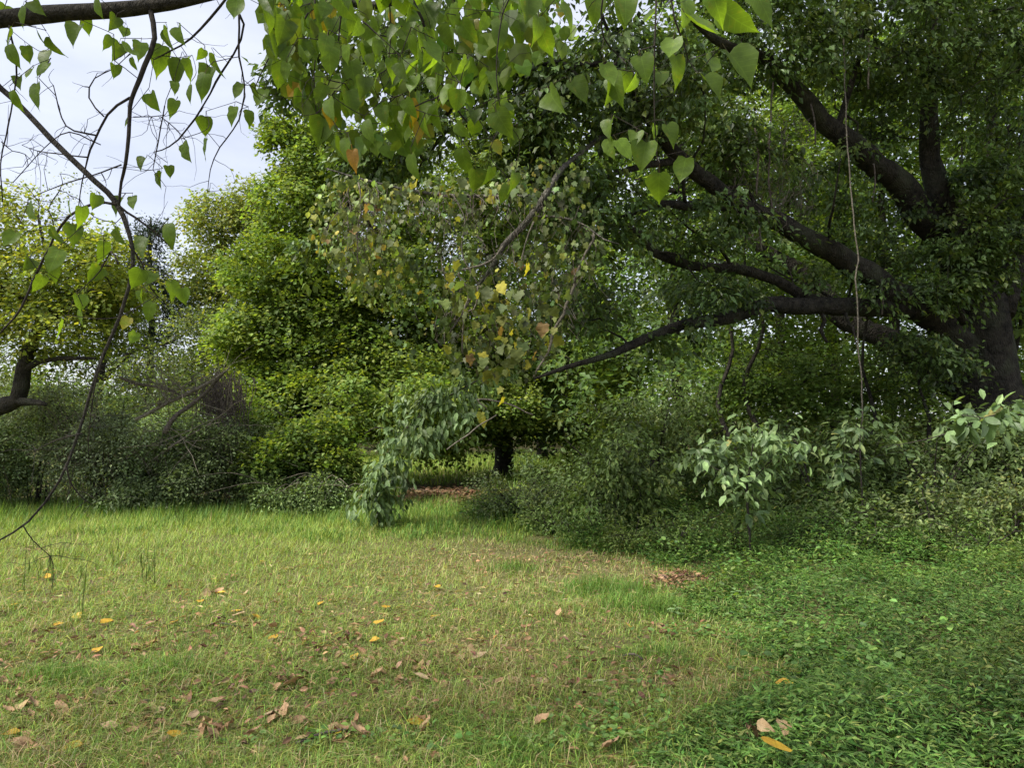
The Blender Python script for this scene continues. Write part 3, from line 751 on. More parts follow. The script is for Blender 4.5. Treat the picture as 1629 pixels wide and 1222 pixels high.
# ================================================================== TREES AT THE LEFT
def left_trees():
    b = [*(P(-70, 822, 12.0)[:2]), 0.0]
    tr = [[b[0], b[1], -0.1, 0.24], [b[0], b[1], 0.9, 0.2]] + pxpath([(-55, 690, 12, 30), (-10, 652, 12, 27), (26, 636, 12, 25), (36, 590, 12, 22), (46, 558, 12, 20), (64, 522, 12, 18), (80, 505, 12, 15), (105, 490, 11.9, 12), (128, 470, 11.8, 9), (152, 462, 11.7, 6)])
    l1 = pxpath([(62, 522, 12, 12), (56, 492, 12, 9), (28, 470, 12.1, 8), (-10, 448, 12.2, 7), (-60, 380, 12.3, 5)])
    l2 = pxpath([(36, 592, 12, 12), (60, 575, 11.9, 10), (104, 570, 11.7, 8), (152, 570, 11.5, 4)])
    l3 = pxpath([(26, 638, 12, 15), (50, 640, 11.8, 11), (73, 644, 11.7, 7)])
    l4 = pxpath([(80, 505, 12, 10), (70, 470, 12.2, 8), (75, 420, 12.5, 6), (60, 340, 12.8, 4)])
    build_tree('leaning_yellow_tree', 'yellow-green leaning tree with a crooked dark limb at the end of the thicket', b, [tr, l1, l2, l3, l4],
               [PL(60, 430, 12.4, 130, 75, 1.2, 64), PL(150, 430, 12.2, 90, 70, 1.0, 44), PL(100, 530, 12, 110, 40, .9, 30), PL(-90, 400, 12, 110, 150, 1.5, 50), PL(30, 340, 12.8, 70, 45, .7, 14, K=30),
                PL(60, 300, 13, 80, 30, .6, 12, K=20, leaf=.05), PL(150, 480, 12, 60, 40, .6, 20)], 21,
               dict(size=0.5, leaf=0.085, ratio=0.65, base=(0.20, 0.265, 0.055), warm=(0.34, 0.34, 0.06), warm_p=0.25, flat=0.14), mat='maple', bark='bark_dark', K=66, dens=1.7)
    # dark juniper behind
    b = [*(P(238, 700, 26)[:2]), 0.0]
    tr = [[b[0], b[1], -.1, .2]] + pxpath([(238, 640, 26, 12), (240, 500, 26, 9), (238, 400, 26, 6), (240, 345, 26, 2)])
    build_tree('juniper_tree', 'narrow dark blue-green juniper standing behind the yellow-green tree', b, [tr],
               [PL(240, 375, 26, 16, 28, .4, 16), PL(225, 440, 26, 38, 40, .9, 40), PL(255, 500, 26, 48, 50, 1.0, 44), PL(215, 570, 26, 56, 50, 1.1, 46)], 22,
               dict(size=0.6, leaf=0.14, ratio=0.35, base=(0.035, 0.058, 0.038), warm_p=0.02, flat=0.3), mat='shrub', K=56, dens=1.9)
    # pale tree further back
    b = [*(P(350, 720, 28)[:2]), 0.0]
    tr = [[b[0], b[1], -.1, .25]] + pxpath([(350, 640, 28, 12), (348, 500, 28, 9), (352, 400, 28, 6), (355, 320, 28, 2)])
    build_tree('pale_yellow_tree', 'tall pale yellow-green tree against the sky behind the maple', b, [tr],
               [PL(352, 345, 28, 55, 42, 1.3, 40), PL(330, 440, 28, 55, 70, 1.5, 50), PL(390, 460, 28, 70, 90, 1.6, 60), PL(360, 580, 27, 80, 50, 1.3, 36), PL(410, 340, 27.5, 36, 60, 1.2, 30)], 23,
               dict(size=0.8, leaf=0.16, ratio=0.6, base=(0.19, 0.25, 0.07), warm=(0.32, 0.31, 0.08), warm_p=0.25), mat='maple', K=56, dens=2.0)
    # loose tree with sky showing through
    b = [*(P(150, 740, 22)[:2]), 0.0]
    tr = [[b[0], b[1], -.1, .2]] + pxpath([(150, 690, 22, 14), (160, 600, 22, 11), (175, 500, 22, 8), (170, 420, 22, 4)])
    l = pxpath([(158, 610, 22, 8), (210, 560, 22, 6), (270, 545, 22, 4), (310, 520, 22, 2)])
    build_tree('open_crowned_tree', 'open-crowned grey-green tree with sky showing through beside the juniper', b, [tr, l],
               [PL(130, 470, 22, 110, 70, 1.5, 50), PL(40, 580, 22, 120, 60, 1.5, 40), PL(240, 590, 21, 60, 40, 1, 24), PL(330, 530, 21, 60, 45, 1, 30), PL(300, 620, 20.5, 70, 30, 1, 18), PL(120, 660, 21, 150, 40, 1.2, 50)], 24,
               dict(size=0.7, leaf=0.12, ratio=0.55, base=(0.13, 0.185, 0.06), warm=(0.25, 0.27, 0.07), warm_p=0.2), mat='maple', K=56, dens=1.9)
left_trees()

# ================================================================== BACKGROUND TREES behind the big tree
def wood_behind():
    def proto(name, label, seed, px, D, h, base, warm, warm_p, trunk_r):
        b = [*(P(px, 700, D)[:2]), 0.0]
        r = np.random.default_rng(seed)
        tr = [[b[0], b[1], -.1, trunk_r * 1.2], [b[0] + .05, b[1], 1.5, trunk_r], [b[0] - .1, b[1], h * .35, trunk_r * .85], [b[0] + .15, b[1], h * .6, trunk_r * .6], [b[0], b[1], h * .9, trunk_r * .2]]
        limbs = []
        for i in range(6):
            a = r.uniform(0, 6.28); z = h * r.uniform(.25, .6); q = np.array([math.cos(a), math.sin(a), 0])
            o = np.array([b[0], b[1], z])
            limbs.append([[*o, trunk_r * .45], [*(o + q * 1.2 + [0, 0, .6]), trunk_r * .35], [*(o + q * 2.6 + [0, 0, 1.5]), trunk_r * .15]])
        lobes = []
        for i in range(13):
            a = r.uniform(0, 6.28); z = h * (0.22 + 0.72 * i / 12.0); q = (2.5 if z < h * .75 else 1.3) * r.uniform(.5, 1)
            lobes.append(((b[0] + q * math.cos(a), b[1] + q * math.sin(a), z), (1.9, 1.9, 1.15), 34))
        return build_tree(name, label, b, [tr] + limbs, lobes, seed, dict(size=.8, leaf=.17, ratio=.6, base=base, warm=warm, warm_p=warm_p, flat=.15), mat='maple', bark='bark_dark', K=46, dens=0.85)
    a = proto('light_green_tree', 'light green tree glowing in the wood behind the long limbs', 41, 1250, 23, 14, (0.14, 0.225, 0.05), (0.25, 0.31, 0.06), .18, .16)
    c = proto('deep_green_tree', 'deep green slim-trunked tree in the wood beside the maple', 42, 1080, 18, 12.5, (0.095, 0.165, 0.045), (0.18, 0.24, 0.055), .15, .16)
    def cp(o, px, D, rz, s, label):
        q = P(px, 700, D)
        copy_tree(o, (q[0], q[1], 0), rz, s, label)
    cp(a, 960, 29, 1.2, (1.1, 1.1), 'light green tree far behind the maple trunk')
    cp(a, 1420, 20, 2.4, (1.0, .85), 'light green tree framed between the long limbs and the huge trunk')
    cp(c, 1590, 16.5, 0.7, (1.05, 1.2), 'deep green tree with a bare pole trunk rising behind the huge trunk')
    cp(c, 1730, 20, 3.3, (1.2, 1.2), 'deep green tree beyond the huge trunk at the end of the wood')
    cp(a, 1160, 33, 4.0, (1.3, 1.2), 'tall light green tree at the back of the wood behind the slim trunks')
    cp(c, 1330, 29, 5.1, (1.3, 1.3), 'tall deep green tree at the back of the wood behind the sapling')
    cp(a, 1560, 30, 0.4, (1.3, 1.3), 'tall light green tree at the back of the wood behind the huge trunk')
    cp(a, 560, 30, 2.2, (1.15, .85), 'light green tree close behind the maple on the field side')
    cp(c, 860, 27, 0.3, (1.1, 1.0), 'deep green tree close behind the maple trunk')
    cp(c, 460, 36, 4.4, (1.2, .75), 'low deep green tree far behind the pale yellow-green tree')
    cp(c, 700, 34, 1.9, (1.2, 1.05), 'deep green tree far behind the maple crown')
    # young understorey maple below the long limbs
    b = [*(P(1330, 740, 14.2)[:2]), 0.0]
    tr = [[b[0], b[1], -.1, .06], [b[0], b[1], 1.0, .05]] + pxpath([(1322, 660, 14.2, 8), (1300, 610, 14, 7), (1260, 570, 13.8, 5), (1220, 555, 13.6, 2)])
    l = pxpath([(1322, 650, 14.2, 6), (1370, 610, 14, 5), (1420, 595, 13.8, 2)])
    build_tree('young_maple', 'low young maple with flat green sprays under the long horizontal limb', b, [tr, l],
               [PL(1230, 600, 13.4, 110, 40, .8, 52), PL(1330, 585, 13.6, 80, 40, .7, 36), PL(1180, 630, 13.2, 70, 28, .6, 24), PL(1300, 640, 13.4, 90, 30, .7, 30), PL(1430, 620, 13.6, 60, 30, .6, 18)], 51,
               dict(size=.5, leaf=.085, ratio=.8, base=(0.095, 0.16, 0.034), warm=(0.17, 0.22, 0.045), warm_p=.15, flat=.08), mat='maple', K=60, r_tip=.003)
    # thin poles of the understorey
    poles = [(1160, 9, 12.6, 760, 380, 'slender dark sapling stem rising beneath the horizontal limb'), (1205, 9, 12.9, 750, 330, 'slender dark sapling stem beside the young maple'),
             (1620, 8, 14.5, 780, 300, 'thin dark sapling stem just beyond the huge trunk'), (1545, 9, 15.5, 600, 170, 'thin crooked sapling stem in front of the bare pole trunk'),
             (1385, 8, 12.4, 760, 430, 'thin dark sapling stem between the young maple and the huge trunk'), (1480, 9, 12.2, 760, 560, 'short dark sapling stem behind the leaning limb')]
    for i, (px, w, D, y0, y1, lab) in enumerate(poles):
        rng = np.random.default_rng(60 + i)
        q = P(px, 700, D); b = [q[0], q[1], 0]
        z1 = P(px, y1, D)[2]
        ctl = [[q[0] + rng.normal(0, .12) * (k > 0), q[1] + rng.normal(0, .12) * (k > 0), -.05 + (z1 + .05) * k / 5, w * D / FPX / 2 * (1.15 - .18 * k)] for k in range(6)]
        top = ctl[-1]
        build_tree('sapling', lab, b, [ctl], [((top[0], top[1], top[2] - .2), (.9, .9, .8), 20), ((top[0], top[1], top[2] * .6), (.9, .9, .7), 10)], 70 + i,
                   dict(size=.4, leaf=.085, ratio=.6, base=(0.075, 0.125, .032), warm=(.16, .2, .04)), K=26, r_tip=.003, group='understorey saplings')
wood_behind()

# ================================================================== SHRUBS
def shrub(name, label, px, D, wpx, ytop, seed, leafargs, mat='shrub', n=60, K=50, stems=7, bark='bark_twig', group=None, depth=0.8, keep=None, lobes=None, cat='shrub'):
    rng = np.random.default_rng(seed)
    q = P(px, 700, D); b = np.array([q[0], q[1], 0.0])
    ztop = P(px, ytop, D)[2]; R = wpx * D / FPX / 2
    wood = []
    for i in range(stems):
        a = rng.uniform(0, 6.28); rr = R * rng.uniform(.3, .85); z = ztop * rng.uniform(.6, .95)
        e = b + [rr * math.cos(a), rr * depth * math.sin(a), z]
        s = b + [rng.normal(0, .08), rng.normal(0, .08), -.03]
        m = (s + e) / 2 + [0, 0, z * .22]
        r0 = rng.uniform(.011, .022)
        wood.append([[*s, r0], [*(s * .7 + m * .3 + [0, 0, .1]), r0 * .9], [*m, r0 * .7], [*e, .004]])
    if lobes is None:
        lobes = [(b + [0, 0, ztop * .45], (R * .85, R * depth * .8, ztop * .38), n // 2)]
        for i in range(9):
            a = rng.uniform(0, 6.28); q = R * rng.uniform(.35, .95); z = ztop * rng.uniform(.2, .9); k = rng.uniform(.22, .42)
            c = 1 + rng.normal(0, .16)
            lobes.append((b + [q * math.cos(a), q * depth * math.sin(a), z], (R * k * 1.2, R * k, ztop * k * .5), n // 8, dict(base=tuple(np.array(leafargs['base']) * c))))
        for i in range(5):            # shoots arching out of the top
            e = np.array(wood[i % stems][-1][:3]); lobes.append((e + [rng.normal(0, .1), -.1, .12], (.22, .22, .2), 3, dict(K=22)))
    return build_tree(name, label, b, wood, lobes, seed, leafargs, mat=mat, bark=bark, K=K, k_trunk=6, cat=cat, group=group, limb_names=['stem'] * stems, r_tip=.0025, lift=.15, keep=keep, dens=1.5)

def shrubs():
    gg = dict(size=.42, leaf=.062, ratio=.5, base=(0.19, 0.25, 0.125), warm=(0.27, 0.32, 0.15), warm_p=.2, flat=.12, droop=.5, hang=.05, spray_var=.4)
    dg = dict(size=.42, leaf=.07, ratio=.5, base=(0.145, 0.215, 0.085), warm=(0.23, 0.29, 0.1), warm_p=.2, flat=.12, droop=.5, spray_var=.4)
    row = [(-60, 13.2, 230, 600, 'grey-green bush under the leaning yellow-green tree', dg), (60, 13.6, 190, 600, 'dense grey-green bush in front of the open-crowned tree', gg), (165, 13.2, 180, 625, 'rounded grey-green bush with arching twigs below the dead brush', gg),
           (255, 13.3, 160, 675, 'grey-green bush in front of the fallen dead limbs', gg), (340, 13.4, 170, 668, 'dark grey-green bush at the foot of the dead vine tangle', dg), (425, 13.9, 160, 690, 'dark bush below the sweeping maple boughs', dg),
           (505, 12.8, 130, 752, 'low shadowy bush between the maple boughs and the leafy climber', dg)]
    for i, (px, D, w, yt, lab, la) in enumerate(row):
        la = dict(la); c = [(1, 1, 1), (.95, 1, 1.05), (1.15, 1.1, 1.2), (1, 1.05, .9), (1.05, .95, 1.0), (.9, .95, .9), (1.1, 1.1, 1)][i]; la['base'] = tuple(np.array(la['base']) * c); la['leaf'] *= (1, .9, 1, 1.15, .85, 1.1, .9)[i]
        so = shrub('shrub', lab, px, D, w * 1.12, yt, 100 + i, la, n=125, K=66, group='thicket along the field edge')
        rg = np.random.default_rng(900 + i); cb = Buf(); o = np.array(so.location); zt = P(px, yt, D)[2]; Rr = w * D / FPX / 2
        for k in range(16):                # bare arching canes
            sx = rg.normal(0, Rr * .5); ex = sx + rg.normal(0, .9); zz = zt * rg.uniform(.55, 1.08)
            q = [[*(o + [sx, -.1, 0]), .006], [*(o + [sx * .8 + ex * .2, -.35, zz * .7]), .006], [*(o + [(sx + ex) / 2, -.7 * Rr, zz]), .005], [*(o + [ex, -1.0 * Rr, zz * rg.uniform(.6, .9)]), .002]]
            q = smooth_path(q, .12, wob=2.0, seed=k); tube(cb, q[:, :3], q[:, 3], 4, cap=False)
        put('canes', cb, 'dead', so, kind='stuff')
    # back row that closes the gaps below the trees
    for i, (px, D, w, yt, lab) in enumerate([(30, 16, 280, 600, 'dark green bush behind the grey-green thicket near the leaning tree'), (210, 16.5, 280, 640, 'dark green bush behind the grey-green thicket near the dead brush'), (400, 16.5, 240, 640, 'dark green bush behind the thicket under the maple boughs')]):
        shrub('thicket_bush', lab, px, D, w, yt, 120 + i, dg, n=70, K=60, group='thicket along the field edge')
    ov = dict(size=.34, leaf=.085, ratio=.5, base=(0.135, 0.20, 0.058), warm=(0.23, 0.27, 0.075), warm_p=.12, flat=.2, tmpl=T_OVAL, hang=.15)
    sm = dict(size=.3, leaf=.05, ratio=.5, base=(0.13, 0.18, 0.075), warm=(0.22, 0.25, 0.1), warm_p=.2, flat=.22)
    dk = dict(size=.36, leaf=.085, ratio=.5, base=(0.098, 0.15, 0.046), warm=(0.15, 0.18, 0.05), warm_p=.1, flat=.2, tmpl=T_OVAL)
    shrub('low_bush', 'low fine-leaved bush at the lip of the lawn beneath the maple trunk', 825, 11.2, 170, 762, 131, sm, n=40, K=52)
    shrub('oval_leaved_shrub', 'pale green oval-leaved shrub between the low bush and the sapling', 975, 10.2, 190, 690, 132, ov, n=44, K=46)
    shrub('oval_leaved_shrub', 'tall loose grey-green shrub in front of the slim trunk', 1030, 12.2, 170, 590, 133, ov, n=40, K=42)
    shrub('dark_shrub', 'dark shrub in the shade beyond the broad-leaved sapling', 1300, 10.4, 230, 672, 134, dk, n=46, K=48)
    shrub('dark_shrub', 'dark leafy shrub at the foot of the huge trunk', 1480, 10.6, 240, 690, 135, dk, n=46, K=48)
    shrub('pale_shrub', 'low pale olive shrub in the weeds below the huge trunk', 1470, 8.6, 130, 775, 136, dict(size=.25, leaf=.065, ratio=.5, base=(0.12, 0.165, 0.06), warm=(.22, .25, .08), warm_p=.2, tmpl=T_OVAL), n=16, K=30, stems=5)
    shrub('pale_shrub', 'olive shrub with scattered yellow leaves at the end of the weeds', 1600, 8.8, 180, 745, 137, dict(size=.28, leaf=.07, ratio=.5, base=(0.11, 0.15, 0.05), warm=(.24, .25, .07), warm_p=.2, tmpl=T_OVAL), n=26, K=34)
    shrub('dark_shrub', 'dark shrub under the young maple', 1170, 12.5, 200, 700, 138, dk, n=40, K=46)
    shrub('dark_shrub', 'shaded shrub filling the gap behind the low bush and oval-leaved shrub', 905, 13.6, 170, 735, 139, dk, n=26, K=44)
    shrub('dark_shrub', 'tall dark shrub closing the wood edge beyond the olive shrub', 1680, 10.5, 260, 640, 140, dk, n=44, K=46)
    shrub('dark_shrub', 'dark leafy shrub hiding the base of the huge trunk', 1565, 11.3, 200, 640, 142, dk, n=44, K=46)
    shrub('dark_shrub', 'small dark shrub in the weeds between sapling and pale olive shrub', 1350, 9.0, 150, 790, 141, dk, n=22, K=36)
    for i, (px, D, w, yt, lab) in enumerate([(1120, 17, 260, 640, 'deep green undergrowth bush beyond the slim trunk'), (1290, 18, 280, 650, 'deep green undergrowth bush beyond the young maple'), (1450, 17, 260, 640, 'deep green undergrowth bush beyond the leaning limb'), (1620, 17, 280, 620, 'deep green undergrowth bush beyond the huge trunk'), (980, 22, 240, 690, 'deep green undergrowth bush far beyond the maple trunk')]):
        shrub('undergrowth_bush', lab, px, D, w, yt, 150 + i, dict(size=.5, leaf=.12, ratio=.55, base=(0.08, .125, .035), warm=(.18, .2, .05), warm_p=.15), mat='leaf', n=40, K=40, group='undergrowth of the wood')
shrubs()
def herbs():
    for i, (px, D, w, yt, lab, base) in enumerate([
            (925, 9.6, 110, 822, 'feathery green weed clump where the lawn meets the oval-leaved shrub', (.12, .2, .05)), (1010, 9.0, 110, 836, 'yellow-tinged weed clump at the tip of the dry lawn', (.16, .22, .055)),
            (1085, 8.7, 120, 835, 'fresh green weed clump behind the leaf litter spot', (.12, .205, .05)), (1160, 8.9, 120, 832, 'tall weed clump next to the stem of the umbrella sapling', (.11, .185, .05)),
            (1260, 8.8, 130, 838, 'dense weed clump under the rim of the umbrella sapling', (.095, .165, .045)), (1345, 8.4, 130, 850, 'mid-green weed clump in front of the small dark shrub', (.10, .175, .045)),
            (1540, 8.1, 140, 845, 'weed clump in front of the olive shrub', (.11, .18, .045)), (870, 10.3, 110, 812, 'pale weed clump leaning against the low fine-leaved bush', (.14, .21, .06))]):
        shrub('weed_clump', lab, px, D, w, yt, 170 + i, dict(size=.22, leaf=.05, ratio=.42, base=base, warm=(.22, .26, .08), warm_p=.15, flat=.25, tmpl=T_DIA), mat='leaf', n=30, K=30, stems=5, group='weed clumps along the shrubs', cat='weed')
herbs()

def far_wood():
    rng = np.random.default_rng(160)
    b = Buf()
    n = 1300
    x = rng.uniform(-40, 46, n); y = rng.uniform(40, 56, n)
    top = np.interp(x, [-30, -6, 2, 10, 20, 46], [3.6, 4.2, 5.0, 6.0, 6.5, 6.5]) * (1 + .15 * wnoise(x, y, .5, 71))
    z = top * rng.uniform(.03, 1, n)
    a = np.stack([x, y, z], -1)
    sprays(b, a, nrm(rng.normal(0, 1, (n, 3))), 44, rng, size=1.9, leaf=.42, ratio=.6, base=(.09, .15, .045), warm=(.16, .2, .06), warm_p=.12, flat=.3)
    tag(put('far_wood', b, 'maple'), 'far-off green wood closing the view behind all the trees', 'wood', kind='stuff')
far_wood()

# ================================================================== SINGLE LEAVES (each an object of its own)
def blade_mesh(name, outline, mid, col, seed, fold=0.12, curl=0.15, ripple=0.03, petiole=0.3, col2=None, mat='heart', mcol=None, twist=0.0):
    """one leaf of unit length: rows of left edge, left half, midrib, right half, right edge; stalk behind the base"""
    r = np.random.default_rng(seed)
    V, C, T = [], [], []
    n = len(outline)
    ph = r.uniform(0, 6.28)
    for i, ((x, y), ym) in enumerate(zip(outline, mid)):
        x = x * (1 + r.normal(0, .04)); xr = x * (1 + r.normal(0, .05))
        for s, xx in ((-1, x), (0, 0), (1, xr)):
            yy = ym if s == 0 else y
            z = fold * abs(s) * abs(xx) - curl * yy * abs(yy) + (ripple * math.sin(ph + i * 2.1 + s) if s else 0) + twist * s * xx * yy
            V.append([s * xx, yy, z])
            k = r.uniform(0, 1) * (1.0 if s else 0.4)
            c = np.array(col) * (1 + r.normal(0, .06))
            if col2 is not None: c = c * (1 - k) + np.array(col2) * k
            C.append(c)
    for i in range(n - 1):
        a, b = i * 3, (i + 1) * 3
        for j in (0, 1):
            T += [[a + j, a + j + 1, b + j + 1], [a + j, b + j + 1, b + j]]
    if petiole:
        m = len(V)
        for q, (yy, zz) in enumerate([(0.02, 0), (-petiole * .5, .02), (-petiole, .06)]):
            V += [[-.012, yy, zz], [.012, yy, zz], [0, yy, zz - .02]]
            C += [np.array(mcol if mcol is not None else col) * .9] * 3
        for q in range(2):
            a, b = m + q * 3, m + q * 3 + 3
            for j in range(3):
                j2 = (j + 1) % 3
                T += [[a + j, a + j2, b + j2], [a + j, b + j2, b + j]]
    bf = Buf(); bf.add(V, T, C)
    me = bf.mesh(name, smooth=True); me.materials.append(M[mat])
    return me
HEART_O = [(.03, .0), (.15, -.05), (.30, -.03), (.41, .10), (.44, .30), (.395, .50), (.29, .68), (.14, .85), (.04, .97), (0, 1.09)]
HEART_M = [.0, .02, .06, .16, .32, .50, .68, .85, .97, 1.09]
OVAL_O = [(.02, 0), (.09, .06), (.165, .2), (.205, .4), (.20, .6), (.145, .8), (.065, .93), (0, 1.0)]
OVAL_M = [0, .06, .2, .4, .6, .8, .93, 1.0]
GRAPE_O = [(.05, 0), (.22, -.10), (.45, .02), (.38, .2), (.54, .42), (.40, .52), (.30, .62), (.22, .74), (.1, .88), (0, 1.0)]
GRAPE_M = [0, .02, .08, .2, .36, .5, .62, .74, .88, 1.0]

def vein_mat(name, trans, rough, spec, tint, vein=0.13, stain=0.0, stain_col=(.2, .1, .04)):
    """big leaf seen singly: paler veins, blotches, each leaf a little different"""
    m, n, N, K = new_mat(name)
    at = N('ShaderNodeAttribute'); at.attribute_name = 'tone'
    tc = N('ShaderNodeTexCoord'); sp = N('ShaderNodeSeparateXYZ'); K(tc.outputs['Object'], sp.inputs[0])
    oi = N('ShaderNodeObjectInfo')
    def math_(op, a, b=None):
        q = N('ShaderNodeMath'); q.operation = op
        for i, s in enumerate((a, b)):
            if s is None: continue
            if isinstance(s, (int, float)): q.inputs[i].default_value = s
            else: K(s, q.inputs[i])
        return q.outputs[0]
    ax = math_('ABSOLUTE', sp.outputs[0])
    t = math_('SUBTRACT', sp.outputs[1], math_('MULTIPLY', ax, .75))
    fr = math_('FRACT', math_('DIVIDE', t, .155))
    ed = math_('ABSOLUTE', math_('SUBTRACT', fr, .5))
    v1 = math_('GREATER_THAN', ed, .455)
    v2 = math_('LESS_THAN', ax, .014)
    vv = math_('MAXIMUM', v1, v2)
    no = N('ShaderNodeTexNoise'); no.noise_dimensions = '4D'; no.inputs['Scale'].default_value = 3.2; no.inputs['Detail'].default_value = 6
    K(tc.outputs['Object'], no.inputs['Vector']); K(math_('MULTIPLY', oi.outputs['Random'], 37.0), no.inputs['W'])
    br = math_('ADD', math_('MULTIPLY', no.outputs['Fac'], .9), math_('ADD', math_('MULTIPLY', oi.outputs['Random'], .42), .34))
    br = math_('MULTIPLY', br, math_('ADD', math_('MULTIPLY', vv, vein), 1.0))
    mu = N('ShaderNodeVectorMath'); mu.operation = 'SCALE'; K(at.outputs['Color'], mu.inputs[0]); K(br, mu.inputs['Scale'])
    st = N('ShaderNodeMapRange'); st.inputs[1].default_value = .60; st.inputs[2].default_value = .70; st.inputs[3].default_value = 0; st.inputs[4].default_value = stain
    K(no.outputs['Fac'], st.inputs[0])
    mm = N('ShaderNodeMix'); mm.data_type = 'RGBA'; K(st.outputs[0], mm.inputs[0]); K(mu.outputs[0], mm.inputs[6]); mm.inputs[7].default_value = (*stain_col, 1)
    pb = N('ShaderNodeBsdfPrincipled'); pb.inputs['Roughness'].default_value = rough; pb.inputs['Specular IOR Level'].default_value = spec
    K(mm.outputs[2], pb.inputs['Base Color'])
    bp = N('ShaderNodeBump'); bp.inputs['Strength'].default_value = .35; bp.inputs['Distance'].default_value = .01
    K(math_('ADD', no.outputs['Fac'], math_('MULTIPLY', vv, -.3)), bp.inputs['Height']); K(bp.outputs[0], pb.inputs['Normal'])
    tm = N('ShaderNodeVectorMath'); tm.operation = 'MULTIPLY'; K(mm.outputs[2], tm.inputs[0]); tm.inputs[1].default_value = tint
    tr = N('ShaderNodeBsdfTranslucent'); K(tm.outputs[0], tr.inputs['Color'])
    mix = N('ShaderNodeMixShader'); mix.inputs[0].default_value = trans
    K(pb.outputs[0], mix.inputs[1]); K(tr.outputs[0], mix.inputs[2])
    o = N('ShaderNodeOutputMaterial'); K(mix.outputs[0], o.inputs['Surface'])
    return m
M['heart'] = vein_mat('heart_leaf_blade', .62, .45, .4, (1.4, 1.42, .3), vein=.24, stain=.3, stain_col=(.30, .20, .04))
M['broad'] = vein_mat('broad_leaf_blade', .34, .45, .4, (1.2, 1.2, .5))
M['grape'] = vein_mat('vine_leaf_blade', .45, .6, .25, (1.25, 1.2, .4), stain=.25, stain_col=(.24, .15, .05))
M['fallen'] = vein_mat('fallen_leaf_blade', .12, .8, .15, (1.1, .9, .6), vein=-.25, stain=.5, stain_col=(.10, .06, .035))

def leaf_obj(me, name, parent, pos, axis, normal, size):
    y = nrm(np.asarray(axis, float)); x = nrm(np.cross(y, np.asarray(normal, float))); z = np.cross(x, y)
    o = bpy.data.objects.new(name, me); COL.objects.link(o)
    org = np.zeros(3) if parent is None else np.array(parent.location)
    m = Matrix(((x[0] * size, y[0] * size, z[0] * size, pos[0] - org[0]), (x[1] * size, y[1] * size, z[1] * size, pos[1] - org[1]), (x[2] * size, y[2] * size, z[2] * size, pos[2] - org[2]), (0, 0, 0, 1)))
    if parent is None: o.matrix_world = m
    else:
        o.parent = parent; o.matrix_local = m
    return o

# ================================================================== HEART-LEAVED TREE over the camera
HG = (0.135, 0.21, 0.034)
HEARTS = [blade_mesh('heart_leaf', [(x * (.8, 1.0, .9, 1.08, .72, .95, .85, 1.0)[i], y) for x, y in HEART_O], HEART_M, np.array(HG) * k, 200 + i, fold=f, curl=c, ripple=.02, mat='heart', mcol=(.12, .1, .05), twist=tw)
          for i, (k, f, c, tw) in enumerate([(1, .2, .3, .2), (.85, .5, .35, .2), (1.15, .1, .2, -.15), (1.0, .6, .2, -.35), (.9, -.2, .5, .3), (1.2, .35, -.25, 0), (1.05, .25, .6, .45), (.8, .7, .15, 0)])]
HEART_Y = [blade_mesh('heart_leaf', HEART_O, HEART_M, (.34, .27, .035), 220, fold=.2, curl=.2, col2=(.38, .2, .04), mat='heart'),
           blade_mesh('heart_leaf', HEART_O, HEART_M, (.22, .27, .04), 221, fold=.3, curl=.2, col2=(.4, .3, .05), mat='heart'),
           blade_mesh('heart_leaf', [(x * .62, y) for x, y in HEART_O], HEART_M, (.42, .22, .05), 222, fold=.5, curl=.3, mat='heart')]
